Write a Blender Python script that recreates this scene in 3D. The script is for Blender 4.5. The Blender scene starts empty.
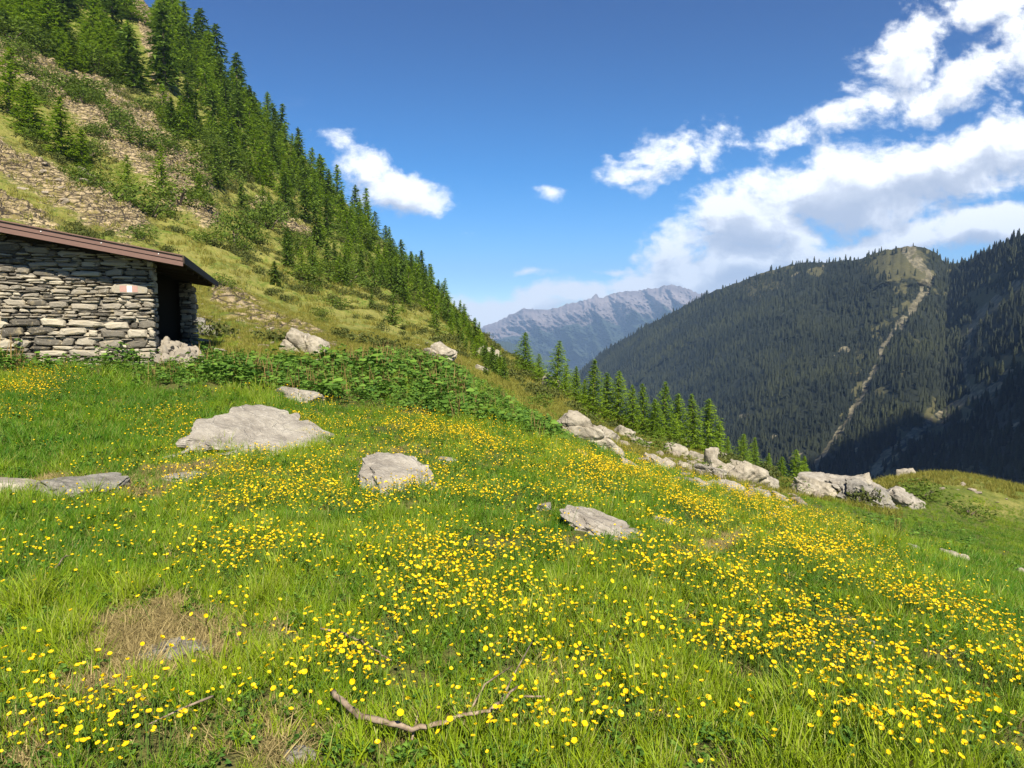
import bpy, math, random
import numpy as np
from mathutils import Vector, Matrix, noise as mnoise

random.seed(7)
RNG = np.random.default_rng(11)
SC = bpy.context.scene
COL = SC.collection
F = 667.0
PITCH = math.radians(4.6)
CA, SA = math.cos(PITCH), math.sin(PITCH)

# ------------------------------------------------------------------ camera
cam_d = bpy.data.cameras.new("camera"); cam = bpy.data.objects.new("camera", cam_d); COL.objects.link(cam)
cam_d.sensor_width = 36; cam_d.lens = 36 * F / 1024
cam_d.clip_start = 0.05; cam_d.clip_end = 60000
cam.location = (0, 0, 0); cam.rotation_euler = (math.radians(90) - PITCH, 0, 0)
SC.camera = cam
SC.view_settings.view_transform = 'Standard'; SC.view_settings.look = 'None'
SC.view_settings.gamma = 1; SC.view_settings.use_curve_mapping = False
SC.view_settings.exposure = 0.95
SC.cycles.max_bounces = 5; SC.cycles.diffuse_bounces = 2; SC.cycles.glossy_bounces = 2
SC.cycles.transmission_bounces = 2; SC.cycles.volume_bounces = 0; SC.cycles.transparent_max_bounces = 4
SC.cycles.use_denoising = True

# ------------------------------------------------------------------ node helper
class V:
    """wraps a node socket so that shader maths can be written as expressions"""
    def __init__(s, nt, sock): s.nt, s.s = nt, sock
    def _m(s, op, *o, clamp=False):
        n = s.nt.nodes.new('ShaderNodeMath'); n.operation = op; n.use_clamp = clamp
        for i, a in enumerate((s,) + o):
            if isinstance(a, V): s.nt.links.new(a.s, n.inputs[i])
            else: n.inputs[i].default_value = a
        return V(s.nt, n.outputs[0])
    def __add__(s, o): return s._m('ADD', o)
    __radd__ = __add__
    def __sub__(s, o): return s._m('SUBTRACT', o)
    def __rsub__(s, o): return (s * -1) + o
    def __mul__(s, o): return s._m('MULTIPLY', o)
    __rmul__ = __mul__
    def __truediv__(s, o): return s._m('DIVIDE', o)
    def pow(s, o): return s._m('POWER', o)
    def max(s, o): return s._m('MAXIMUM', o)
    def min(s, o): return s._m('MINIMUM', o)
    def sqrt(s): return s._m('SQRT')
    def abs(s): return s._m('ABSOLUTE')
    def sat(s): return s._m('ADD', 0.0, clamp=True)
    def step(s, a, b):
        n = s.nt.nodes.new('ShaderNodeMapRange'); n.interpolation_type = 'SMOOTHSTEP'
        s.nt.links.new(s.s, n.inputs[0]); n.inputs[1].default_value = a; n.inputs[2].default_value = b
        return V(s.nt, n.outputs[0])

def comb(nt, x, y, z=0.0):
    n = nt.nodes.new('ShaderNodeCombineXYZ')
    for i, a in enumerate((x, y, z)):
        if isinstance(a, V): nt.links.new(a.s, n.inputs[i])
        else: n.inputs[i].default_value = a
    return V(nt, n.outputs[0])
def sep(nt, v):
    n = nt.nodes.new('ShaderNodeSeparateXYZ'); nt.links.new(v.s, n.inputs[0])
    return [V(nt, o) for o in n.outputs]
def noise(nt, vec, scale, detail=4, rough=0.5, dist=0.0, col=False):
    n = nt.nodes.new('ShaderNodeTexNoise'); nt.links.new(vec.s, n.inputs['Vector'])
    n.inputs['Scale'].default_value = scale; n.inputs['Detail'].default_value = detail
    n.inputs['Roughness'].default_value = rough; n.inputs['Distortion'].default_value = dist
    return V(nt, n.outputs['Color' if col else 'Fac'])
def voro(nt, vec, scale, feature='F1', out='Distance'):
    n = nt.nodes.new('ShaderNodeTexVoronoi'); n.feature = feature; nt.links.new(vec.s, n.inputs['Vector'])
    n.inputs['Scale'].default_value = scale
    return V(nt, n.outputs[out])
def mix(nt, f, a, b):
    n = nt.nodes.new('ShaderNodeMix'); n.data_type = 'RGBA'
    for k, i in ((f, 0), (a, 6), (b, 7)):
        if isinstance(k, V): nt.links.new(k.s, n.inputs[i])
        else: n.inputs[i].default_value = k if i == 0 else (*k, 1)
    return V(nt, n.outputs[2])
def coords(nt, kind='Object'):
    n = nt.nodes.new('ShaderNodeTexCoord'); return V(nt, n.outputs[kind])
def attr(nt, name, kind='GEOMETRY', out='Fac'):
    n = nt.nodes.new('ShaderNodeAttribute'); n.attribute_name = name; n.attribute_type = kind
    return V(nt, n.outputs[out])
def scalev(nt, v, s):
    n = nt.nodes.new('ShaderNodeVectorMath'); n.operation = 'MULTIPLY'
    nt.links.new(v.s, n.inputs[0]); n.inputs[1].default_value = s
    return V(nt, n.outputs[0])

def material(name, fn, rough=0.85, trans=0.0, spec=0.25):
    m = bpy.data.materials.new(name); m.use_nodes = True; nt = m.node_tree
    b = nt.nodes['Principled BSDF']; out = nt.nodes['Material Output']
    b.inputs['Roughness'].default_value = rough
    b.inputs['Specular IOR Level'].default_value = spec
    r = fn(nt)
    col, bump = r if isinstance(r, tuple) else (r, None)
    nt.links.new(col.s, b.inputs['Base Color'])
    if bump is not None:
        h, strength, dist = bump
        bn = nt.nodes.new('ShaderNodeBump'); nt.links.new(h.s, bn.inputs['Height'])
        bn.inputs['Strength'].default_value = strength; bn.inputs['Distance'].default_value = dist
        nt.links.new(bn.outputs[0], b.inputs['Normal'])
    if trans:
        t = nt.nodes.new('ShaderNodeBsdfTranslucent'); nt.links.new(col.s, t.inputs[0])
        ms = nt.nodes.new('ShaderNodeMixShader'); ms.inputs[0].default_value = trans
        nt.links.new(b.outputs[0], ms.inputs[1]); nt.links.new(t.outputs[0], ms.inputs[2])
        nt.links.new(ms.outputs[0], out.inputs[0])
    return m

# ------------------------------------------------------------------ world: sky and clouds
SUN_AZ = math.radians(163.0); SUN_EL = math.radians(47.0)
world = bpy.data.worlds.new("World"); SC.world = world; world.use_nodes = True
wt = world.node_tree; bg = wt.nodes['Background']
sky = wt.nodes.new('ShaderNodeTexSky'); sky.sky_type = 'NISHITA'; sky.sun_disc = False
sky.sun_elevation = SUN_EL; sky.sun_rotation = SUN_AZ
sky.altitude = 2000; sky.air_density = 1.0; sky.dust_density = 0.3; sky.ozone_density = 3.0
bg.inputs[1].default_value = 0.068
def build_sky():
    nt = wt
    d = coords(nt, 'Generated'); x, y, z = sep(nt, d)
    yy = y.max(0.02)
    u, v = x / yy, z / yy
    # deeper blue overhead, as a clear high-altitude sky
    hs = nt.nodes.new('ShaderNodeHueSaturation'); nt.links.new(sky.outputs[0], hs.inputs['Color'])
    hs.inputs['Saturation'].default_value = 1.5; hs.inputs['Value'].default_value = .86
    low = nt.nodes.new('ShaderNodeMix'); low.data_type = 'RGBA'; low.blend_type = 'MULTIPLY'; low.inputs[0].default_value = 1.0
    gain = 1.0 + (1.0 - v.step(0.0, 0.5)) * 0.75
    nt.links.new(hs.outputs[0], low.inputs[6]); hi = v.step(0.02, 0.62); nt.links.new(comb(nt, gain - hi * .66, gain - hi * .34, gain - hi * .06).s, low.inputs[7]); SKYC = V(nt, low.outputs[2])
    # the cloud field: soft ellipses broken up by fractal noise
    P = comb(nt, u, v)
    w1 = noise(nt, P, 5.0, 3, 0.5, col=True)
    wn = nt.nodes.new('ShaderNodeVectorMath'); wn.operation = 'MULTIPLY_ADD'
    nt.links.new(w1.s, wn.inputs[0]); wn.inputs[1].default_value = (0.09, 0.09, 0); nt.links.new(comb(nt, u - 0.045, v - 0.045).s, wn.inputs[2])
    Pw = V(nt, wn.outputs[0])
    def E(px, py):
        xx = (px - 512) / F; yv = (384 - py) / F; k = CA + SA * yv
        return xx / k, (-SA + CA * yv) / k
    blobs = [  # px, py, half-length, half-height, tilt (deg), weight
        (396, 199, 42, 18, -10, 1.25), (360, 176, 32, 17, -34, 1.05), (336, 150, 28, 12, -20, .75),
        (556, 199, 17, 9, 10, .85), (672, 160, 48, 24, 18, 1.15), (740, 143, 30, 9, 10, .5),
        (800, 134, 40, 15, 14, .85), (858, 108, 50, 22, 30, .9), (918, 55, 54, 28, 34, .95), (975, 20, 46, 22, 20, .9), (950, 92, 70, 26, 22, .95), (1030, 56, 70, 36, 10, 1.0), (890, 88, 46, 18, 30, .6),
        (1075, 152, 110, 26, 12, 1.35), (965, 166, 105, 28, 12, 1.4), (860, 188, 100, 33, 10, 1.45), (755, 220, 68, 34, 8, 1.4), (700, 244, 50, 22, 8, 1.0),
        (1010, 226, 110, 14, 8, 1.35), (890, 242, 90, 14, 10, 1.35), (740, 264, 90, 18, 6, 1.35), (650, 281, 80, 15, 4, 1.25), (570, 292, 70, 12, 4, 1.15), (510, 306, 60, 13, 4, 1.25), (610, 266, 34, 6, 0, .8), (700, 286, 100, 15, 0, 1.3), (440, 330, 110, 14, 0, 1.2), (525, 270, 34, 5, 0, .65),
        (470, 233, 14, 5, 8, .6), (295, 40, 14, 10, -40, .35),
        (-200, 60, 160, 60, 10, 1.0), (1400, 200, 200, 40, 5, 1.0), (250, -220, 120, 40, 10, .9), (900, -260, 160, 40, 15, .9), (-500, 200, 200, 60, 5, .9), (1700, 0, 300, 60, 5, .9),
    ]
    def field(Pv):
        X, Y, _ = sep(nt, Pv)
        tot = None
        for px, py, a, b, t, wgt in blobs:
            cu, cv = E(px, py); c, s = math.cos(math.radians(t)), math.sin(math.radians(t)); a /= F; b /= F
            if tot is None: tot = None
            dx = X - cu; dy = Y - cv
            p = (dx * (c / a)) + (dy * (s / a)); q = (dx * (-s / b)) + (dy * (c / b))
            m = (1.0 - (p * p + q * q).sqrt() * 0.5) * wgt
            tot = m if tot is None else tot.max(m)
        return tot
    base = field(Pw)
    nA = noise(nt, scalev(nt, Pw, (1, 1.4, 1)), 10.0, 12, 0.62)
    fine = noise(nt, scalev(nt, P, (1, 1.3, 1)), 38.0, 6, 0.62)
    dens = base + (nA - 0.5) * 1.9 + (fine - 0.5) * 0.6
    alpha = (dens).step(0.36, 0.84)
    wisp = noise(nt, scalev(nt, P, (1, 2.2, 1)), 5.0, 5, 0.6).step(0.62, 0.9) * 0.10
    alpha = alpha.max(wisp)
    # light from above behind: compare with the density a little higher up
    off = nt.nodes.new('ShaderNodeVectorMath'); off.operation = 'ADD'; nt.links.new(Pw.s, off.inputs[0]); off.inputs[1].default_value = (0.008, 0.028, 0)
    Po = V(nt, off.outputs[0])
    nB = noise(nt, scalev(nt, Po, (1, 1.4, 1)), 10.0, 8, 0.60)
    dB = field(Po) + (nB - 0.5) * 1.9
    thick = (dB).step(0.55, 1.15)
    relief = ((dens - dB) * 1.3 + 0.5).sat()
    shade = ((1.0 - thick * 0.70) * (relief * 0.85 + 0.50)).sat()
    ccol = mix(nt, shade, (3.7, 4.2, 5.4), (12.0, 12.0, 12.0))
    # far clouds near the horizon pale and faintly blue
    lowm = 1.0 - v.step(0.0, 0.12)
    ccol = mix(nt, lowm * 0.45, ccol, (10.6, 11.4, 12.6))
    fin = mix(nt, alpha, SKYC, ccol)
    front = y.step(0.02, 0.12)
    fin = mix(nt, front, SKYC, fin)
    nt.links.new(fin.s, bg.inputs[0])
build_sky()
sun_d = bpy.data.lights.new("sun", 'SUN'); sun = bpy.data.objects.new("sun", sun_d); COL.objects.link(sun)
sun_d.energy = 5.0; sun_d.angle = math.radians(0.5); sun_d.color = (1.0, 0.93, 0.80)
sdir = Vector((math.sin(SUN_AZ) * math.cos(SUN_EL), math.cos(SUN_AZ) * math.cos(SUN_EL), math.sin(SUN_EL)))
sun.rotation_euler = sdir.to_track_quat('Z', 'Y').to_euler()

# ------------------------------------------------------------------ numpy noise
_perm = np.random.default_rng(5).permutation(4096)
_gr = np.random.default_rng(6).uniform(0, 2 * np.pi, 4096); _gx, _gy = np.cos(_gr), np.sin(_gr)
def perlin(x, y):
    xi = np.floor(x).astype(np.int64); yi = np.floor(y).astype(np.int64)
    xf, yf = x - xi, y - yi
    def g(ix, iy, dx, dy):
        h = _perm[(_perm[ix & 4095] + iy) & 4095]; return _gx[h] * dx + _gy[h] * dy
    sx = xf * xf * xf * (xf * (xf * 6 - 15) + 10); sy = yf * yf * yf * (yf * (yf * 6 - 15) + 10)
    a = g(xi, yi, xf, yf); b = g(xi + 1, yi, xf - 1, yf); c = g(xi, yi + 1, xf, yf - 1); d = g(xi + 1, yi + 1, xf - 1, yf - 1)
    return ((a + (b - a) * sx) * (1 - sy) + (c + (d - c) * sx) * sy) * 1.5
def fbm(x, y, octv=4, gain=0.5, ridged=False):
    t = 0; a = 1; n = 0
    for i in range(octv):
        p = perlin(x * 2 ** i + 17.3 * i, y * 2 ** i - 9.1 * i)
        if ridged: p = 1 - 2 * np.abs(p)
        t = t + a * p; n += a; a *= gain
    return t / n
def sstep(a, b, x):
    t = np.clip((x - a) / (b - a), 0, 1); return t * t * (3 - 2 * t)

# ------------------------------------------------------------------ projection helpers
def ray(px, py):
    x = (np.asarray(px, float) - 512) / F; yv = (384 - np.asarray(py, float)) / F; k = CA + SA * yv
    return x / k, (-SA + CA * yv) / k
def proj(X, Y, Z):
    fw = Y * CA - Z * SA; up = Y * SA + Z * CA
    fw = np.maximum(fw, 1e-3)
    return 512 + F * X / fw, 384 - F * up / fw

# ------------------------------------------------------------------ the near ground
YK = np.array([1.2, 2, 3, 4.5, 6.5, 9, 12, 16, 22, 30, 45, 70, 110, 170, 260, 400])
TAB = {
 -420: [1150, 780, 635, 535, 455, 375, 318, 285, 245, 195, 110, 10, -110, -230, -330, -400],
 -150: [1145, 776, 640, 540, 468, 400, 350, 325, 300, 262, 200, 115, 5, -115, -230, -310],
 0:   [1142, 772, 643, 545, 480, 420, 366, 340, 325, 300, 250, 180, 85, -35, -150, -210],
 100: [1140, 770, 643, 546, 484, 430, 371, 347, 334, 314, 275, 215, 135, 35, -50, -60],
 200: [1138, 769, 643, 546, 487, 435, 377, 355, 341, 326, 293, 245, 178, 102, 46, 110],
 300: [1136, 768, 643, 546, 489, 440, 393, 366, 350, 342, 322, 290, 246, 194, 152, 220],
 400: [1136, 768, 643, 547, 490, 444, 405, 375, 362, 353, 341, 324, 302, 276, 258, 320],
 460: [1136, 768, 643, 547, 491, 446, 412, 388, 377, 368, 357, 345, 330, 316, 312, 360],
 512: [1137, 768, 643, 548, 493, 450, 421, 407, 399, 391, 380, 368, 359, 358, 366, 400],
 560: [1138, 768, 644, 549, 497, 459, 436, 428, 421, 414, 404, 393, 388, 396, 410, 440],
 600: [1138, 768, 645, 551, 502, 469, 451, 445, 440, 434, 425, 415, 412, 430, 450, 470],
 650: [1139, 768, 648, 556, 512, 484, 470, 463, 457, 450, 440, 432, 435, 460, 480, 500],
 700: [1140, 768, 651, 563, 523, 499, 486, 479, 471, 463, 455, 449, 460, 490, 510, 520],
 750: [1141, 768, 654, 570, 535, 512, 499, 491, 482, 475, 469, 470, 490, 515, 530, 530],
 800: [1143, 768, 657, 579, 547, 525, 513, 504, 494, 486, 484, 495, 520, 540, 545, 545],
 850: [1145, 768, 661, 589, 558, 538, 526, 515, 502, 491, 490, 505, 530, 550, 555, 555],
 900: [1148, 768, 667, 600, 570, 552, 540, 527, 512, 478, 484, 510, 540, 560, 560, 560],
 950: [1150, 769, 673, 612, 584, 567, 553, 540, 522, 474, 480, 515, 545, 560, 565, 565],
 1024:[1152, 770, 684, 630, 605, 588, 572, 556, 536, 487, 490, 525, 550, 565, 570, 570],
 1150:[1156, 780, 702, 660, 638, 622, 606, 585, 560, 530, 525, 545, 565, 575, 580, 580],
 1450:[1180, 815, 750, 715, 700, 690, 675, 655, 630, 605, 600, 605, 610, 610, 610, 610],
}
def pchip(xk, yk, x):
    xk = np.asarray(xk, float); yk = np.asarray(yk, float)   # yk (n, ...) interpolated along axis 0
    h = np.diff(xk); sh = (-1,) + (1,) * (yk.ndim - 1)
    d = np.diff(yk, axis=0) / h.reshape(sh)
    m = np.zeros_like(yk)
    w1 = (2 * h[1:] + h[:-1]).reshape(sh); w2 = (h[1:] + 2 * h[:-1]).reshape(sh)
    with np.errstate(divide='ignore', invalid='ignore'):
        mm = (w1 + w2) / (w1 / d[:-1] + w2 / d[1:])
    m[1:-1] = np.where(d[:-1] * d[1:] > 0, mm, 0); m[0] = d[0]; m[-1] = d[-1]
    i = np.clip(np.searchsorted(xk, x) - 1, 0, len(xk) - 2)
    t = ((x - xk[i]) / h[i]); t = np.clip(t, 0, 1).reshape((-1,) + (1,) * (yk.ndim - 1)); hh = h[i].reshape(t.shape)
    return ((2*t**3 - 3*t**2 + 1) * yk[i] + (t**3 - 2*t**2 + t) * hh * m[i] + (-2*t**3 + 3*t**2) * yk[i+1] + (t**3 - t**2) * hh * m[i+1])
_pk = sorted(TAB); _tab = np.array([TAB[k] for k in _pk], float)
_e = ray(0, _tab)[1]
_uk = (np.array(_pk) - 512) / F
LG = np.linspace(math.log(1.2), math.log(400), 500); UG = np.linspace(_uk[0], _uk[-1], 700)
_eg = pchip(np.log(YK), _e.T, LG).T
EG = pchip(_uk, _eg, UG)                     # (u, logY)
def smooth(a, ax, n):
    k = np.hanning(n + 2)[1:-1]; k /= k.sum(); p = np.moveaxis(a, ax, 0)
    pad = np.concatenate([np.repeat(p[:1], n // 2, 0), p, np.repeat(p[-1:], n // 2, 0)])
    o = sum(k[j] * pad[j:j + len(p)] for j in range(n)); return np.moveaxis(o, 0, ax)
EG = smooth(smooth(EG, 0, 31), 1, 13)
def e_base(u, Y):
    l = (np.log(np.clip(Y, 1.2, 400)) - LG[0]) / (LG[1] - LG[0]); c = (np.clip(u, UG[0], UG[-1]) - UG[0]) / (UG[1] - UG[0])
    i = np.clip(np.floor(c).astype(int), 0, len(UG) - 2); j = np.clip(np.floor(l).astype(int), 0, len(LG) - 2)
    a, b = c - i, l - j
    return (EG[i, j] * (1 - a) + EG[i + 1, j] * a) * (1 - b) + (EG[i, j + 1] * (1 - a) + EG[i + 1, j + 1] * a) * b
def rock_mask(px, py, X, Y):
    """where the left hillside is bare rock and scree (0..1)"""
    def band(x0, y0, x1, y1, w, s=1.0):
        dx, dy = x1 - x0, y1 - y0; L = math.hypot(dx, dy); t = ((px - x0) * dx + (py - y0) * dy) / L / L
        q = np.abs((px - x0) * dy - (py - y0) * dx) / L
        return s * np.exp(-(q / w) ** 2) * sstep(-0.12, 0.05, t) * (1 - sstep(0.95, 1.12, t))
    m = np.maximum.reduce([band(-60, 20, 110, 120, 22), band(50, 70, 200, 195, 30), band(110, 130, 215, 225, 16, .7), band(-80, 120, 135, 235, 20, .95),
        band(-60, 190, 60, 240, 14, .7), band(135, -10, 165, 100, 8, .9), band(255, 205, 310, 240, 12, .7), band(215, 300, 330, 350, 14, .8), band(200, 40, 260, 120, 7, .7), band(195, 320, 300, 368, 9, .6)])
    m = m * (.75 + .8 * sstep(-.3, .35, fbm(X * .09, Y * .09 + 2, 4)))
    return np.clip(m, 0, 1) * (Y > 18)
def H(x, y, full=False):
    x = np.asarray(x, float); y = np.asarray(y, float)
    Y = np.maximum(y, 1.2); u = x / Y
    e = e_base(u, Y); z = e * Y
    z = z - np.maximum(np.abs(u) - 1.4, 0) * 0.0
    px, py = proj(x, Y, z)
    # fine relief
    near = 1 - sstep(14, 40, Y)
    z = z + near * (0.085 * fbm(x * 0.9, y * 0.9, 3) + 0.045 * fbm(x * 3.2, y * 3.2, 3)) * sstep(1.0, 3.0, Y + 1.2)
    mid = sstep(16, 40, Y)
    z = z + mid * (0.25 * fbm(x * 0.25 + 3, y * 0.25, 4) )
    hill = sstep(35, 90, Y) * (1 - sstep(420, 520, px))
    rk = rock_mask(px, py, x, Y)
    a = (x * 0.66 + y * 0.75); b = (-x * 0.75 + y * 0.66)
    z = z + hill * (2.2 * fbm(x * 0.03, y * 0.03 + 5, 4) + 1.1 * fbm(a * 0.12, b * 0.3, 3, .55, True))
    z = z + rk * sstep(25, 60, Y) * (2.2 * fbm(a * 0.12, b * 0.42, 5, .62, True) + .6 * fbm(x * .9, y * .9, 3))
    if full: return z, px, py, rk, hill
    return z
def ground_at(px, py):
    """first point of the ground on the ray through a pixel -> (x, y, z)"""
    u, e = ray(px, py); Ys = np.exp(np.linspace(math.log(1.25), math.log(390), 900))
    g = e_base(np.full_like(Ys, u), Ys); hit = np.nonzero(g >= e)[0]
    k = hit[0] if len(hit) else int(np.argmax(g - e))
    Y = Ys[k]; x = u * Y
    return float(x), float(Y), float(H(x, Y))

# ------------------------------------------------------------------ mesh helpers
def mesh_np(name, verts, faces, attrs=None, smooth_=True, uniform=None):
    """verts (n,3); faces: (m,k) array or list of tuples"""
    me = bpy.data.meshes.new(name)
    verts = np.asarray(verts, np.float32)
    if isinstance(faces, np.ndarray):
        m, k = faces.shape
        me.vertices.add(len(verts)); me.vertices.foreach_set('co', verts.ravel())
        me.loops.add(m * k); me.loops.foreach_set('vertex_index', faces.astype(np.int32).ravel())
        me.polygons.add(m); me.polygons.foreach_set('loop_start', np.arange(0, m * k, k, dtype=np.int32))
        me.update(calc_edges=True)
    else:
        me.from_pydata(verts.tolist(), [], faces); me.update()
    if smooth_: me.polygons.foreach_set('use_smooth', np.ones(len(me.polygons), bool))
    for k, a in (attrs or {}).items():
        at = me.attributes.new(k, 'FLOAT', 'POINT'); at.data.foreach_set('value', np.asarray(a, np.float32))
    return me
def link(name, me, mat=None, parent=None):
    o = bpy.data.objects.new(name, me); COL.objects.link(o)
    if mat is not None and me is not None and not me.materials: me.materials.append(mat)
    if parent is not None: o.parent = parent
    return o
def tag(o, label=None, cat=None, group=None, kind=None):
    for k, v in (('label', label), ('category', cat), ('group', group), ('kind', kind)):
        if v: o[k] = v
    return o
def empty(name, loc, rz=0, s=1.0):
    o = bpy.data.objects.new(name, None); COL.objects.link(o); o.location = loc; o.rotation_euler = (0, 0, rz); o.scale = (s, s, s); o.empty_display_size = .05
    return o
def grid_faces(nr, nc):
    i = np.arange(nr - 1)[:, None] * nc + np.arange(nc - 1)[None, :]; i = i.ravel()
    return np.stack([i, i + 1, i + nc + 1, i + nc], 1)
class MB:
    """collects simple shapes into one mesh"""
    def __init__(s): s.v = []; s.f = []; s.t = []
    def add(s, v, f, t=0.5):
        n = len(s.v); s.v += [tuple(p) for p in v]; s.f += [tuple(i + n for i in q) for q in f]; s.t += [t] * len(v)
    def box(s, o, a, b, c, t=0.5):
        """box with corner o and edge vectors a, b, c"""
        o, a, b, c = map(Vector, (o, a, b, c))
        P = [o, o + a, o + a + b, o + b, o + c, o + a + c, o + a + b + c, o + b + c]
        s.add(P, [(0, 3, 2, 1), (4, 5, 6, 7), (0, 1, 5, 4), (1, 2, 6, 5), (2, 3, 7, 6), (3, 0, 4, 7)], t)
    def tube(s, pts, rad, n=6, t=0.5, jit=0.0):
        ring = []; V_ = []
        for i, p in enumerate(pts):
            d = (Vector(pts[min(i + 1, len(pts) - 1)]) - Vector(pts[max(i - 1, 0)])).normalized()
            q = d.to_track_quat('Z', 'Y')
            for k in range(n):
                a = 2 * math.pi * k / n; r = rad[i] * (1 + random.uniform(-jit, jit))
                V_.append(Vector(p) + q @ Vector((r * math.cos(a), r * math.sin(a), 0)))
        Fc = [(i * n + k, i * n + (k + 1) % n, (i + 1) * n + (k + 1) % n, (i + 1) * n + k) for i in range(len(pts) - 1) for k in range(n)]
        Fc += [tuple(range(n - 1, -1, -1)), tuple((len(pts) - 1) * n + k for k in range(n))]
        s.add(V_, Fc, t)
    def mesh(s, name, smooth_=False): return mesh_np(name, np.array(s.v), s.f, {'tint': s.t}, smooth_)

# ------------------------------------------------------------------ materials
def m_ground(nt):
    P = coords(nt); rock, dry, far = attr(nt, 'rock'), attr(nt, 'dry'), attr(nt, 'far')
    n1 = noise(nt, P, 0.35, 5, .6); n2 = noise(nt, P, 2.3, 5, .65); n3 = noise(nt, P, 14, 4, .6)
    g = mix(nt, n2.step(.35, .65), (.060, .105, .006), (.12, .18, .012))
    g = mix(nt, (n1.step(.42, .62) * .6), g, (.15, .18, .016))
    g = mix(nt, (n3.step(.3, .7) * .4 + .45) * (1.0 - far), g, (.085, .065, .025))
    tan = mix(nt, n2, (.14, .145, .028), (.28, .25, .065))
    g = mix(nt, (dry + (n2 - .5) * .9 + (n1 - .5) * .8).step(.35, .75), g, tan)
    st = scalev(nt, P, (1, 1, 2.6))
    r1 = noise(nt, st, .8, 8, .72); v1 = voro(nt, st, 1.1); v2 = voro(nt, st, .9, 'DISTANCE_TO_EDGE')
    rc = mix(nt, r1.step(.36, .60), (.10, .072, .04), (.60, .47, .27))
    rc = mix(nt, n2.step(.46, .62) * .8, rc, (.30, .245, .07))
    rc = mix(nt, v2.step(.0, .10), (.05, .04, .03), rc)
    c = mix(nt, (rock + (r1 - .5) * .9).step(.38, .58), g, rc)
    hgt = n3 * .3 + n2 * .5 + r1 * rock * 5.0 + v2.step(0, .2) * rock * 1.5
    return c, (hgt, .8, .35)
M_GROUND = material('meadow_soil', m_ground)
def m_stone(c0, c1, c2, sc=1.0):
    def f(nt):
        P = coords(nt)
        a = noise(nt, P, 3.0 * sc, 6, .65); b = noise(nt, P, 14 * sc, 5, .7); l = voro(nt, P, 9 * sc)
        c = mix(nt, a.step(.3, .7), c0, c1)
        c = mix(nt, b.step(.52, .72) * .7, c, c2)
        c = mix(nt, noise(nt, P, 6 * sc, 4, .7).step(.62, .72) * .6, c, (.10, .10, .075))
        c = mix(nt, noise(nt, P, 1.7 * sc, 5, .6).step(.60, .70) * .45, c, (.30, .27, .12))
        nv = nt.nodes.new('ShaderNodeVectorMath'); nv.operation = 'MULTIPLY_ADD'; nt.links.new(noise(nt, P, 2.0 * sc, 4, .6, col=True).s, nv.inputs[0]); nv.inputs[1].default_value = (.55, .55, .55); nt.links.new(scalev(nt, P, (1, 1, 1.9)).s, nv.inputs[2])
        ck = voro(nt, V(nt, nv.outputs[0]), 2.2 * sc, 'DISTANCE_TO_EDGE').step(0.0, .03)
        c = mix(nt, (1.0 - ck) * b.step(.40, .7) * noise(nt, P, 1.3 * sc, 3).step(.42, .6) * .7, c, (.055, .048, .038))
        c = mix(nt, voro(nt, P, 22 * sc).step(.22, .10) * noise(nt, P, 4 * sc, 3).step(.5, .65) * .7, c, (.07, .065, .05))
        return c, (a * .8 + b * .6 + l * .15 + ck * .12, .9, .06)
    return f
M_STONE = material('boulder_stone', m_stone((.20, .175, .14), (.37, .335, .27), (.47, .43, .36)))
M_STONE_WARM = material('pale_boulder_stone', m_stone((.22, .19, .14), (.40, .355, .27), (.50, .45, .36), .6))
M_STONE_GREY = material('slab_stone', m_stone((.15, .135, .11), (.28, .26, .215), (.38, .36, .31), 1.2))
def m_grass(nt):
    t = attr(nt, 'tint', 'INSTANCER'); r = attr(nt, 'hue'); n = nt.nodes.new('ShaderNodeObjectInfo'); rn = V(nt, n.outputs['Random'])
    c = mix(nt, (t + (rn - .5) * .75).sat(), (.045, .175, .005), (.33, .42, .012))
    c = mix(nt, r.step(.82, .9), c, (.48, .40, .13))
    return mix(nt, (r * .5).sat(), c, (.17, .30, .012))
M_GRASS = material('grass_blade', m_grass, .55, .38, .35)
def leafmat(name, a, b, rough=.6, trans=.3):
    def f(nt):
        n = nt.nodes.new('ShaderNodeObjectInfo'); rn = V(nt, n.outputs['Random']); h = attr(nt, 'hue')
        return mix(nt, (h * .75 + rn * .25).sat(), a, b)
    return material(name, f, rough, trans)
M_DOCK = leafmat('dock_leaf', (.030, .095, .010), (.16, .28, .03), .7, .3)
M_SPRUCE = leafmat('spruce_needles', (.045, .095, .010), (.15, .23, .022), .8, .28)
M_LARCH = leafmat('larch_needles', (.095, .18, .010), (.27, .38, .022), .8, .38)
M_BUSH = leafmat('bush_leaves', (.050, .095, .010), (.15, .21, .020), .8, .3)
M_HEATH = leafmat('heath_leaves', (.045, .06, .012), (.11, .125, .022), .8, .15)
def m_forest(nt):
    n = nt.nodes.new('ShaderNodeObjectInfo'); rn = V(nt, n.outputs['Random']); t = attr(nt, 'tint', 'INSTANCER')
    return mix(nt, (rn * .45 + t.step(.25, .9) * .6).sat(), (.005, .010, .007), (.034, .040, .016))
M_FOREST = material('forest_needles', m_forest, .85)
M_DRYTUFT = leafmat('hillside_blades', (.13, .15, .016), (.33, .28, .055), .7, .3)
def flat(name, c, rough=.6, **k):
    def f(nt):
        P = coords(nt); n = noise(nt, P, 40, 3); return mix(nt, n, tuple(x * .85 for x in c), tuple(min(1, x * 1.12) for x in c))
    return material(name, f, rough, **k)
M_STRAW = leafmat('dead_grass', (.16, .12, .045), (.50, .40, .17), .8, .25)
M_STALK = leafmat('dock_stalk', (.17, .10, .035), (.30, .22, .07), .8, .2)
M_PETAL = flat('buttercup_petal', (.88, .60, .006), .45, trans=.25)
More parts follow.
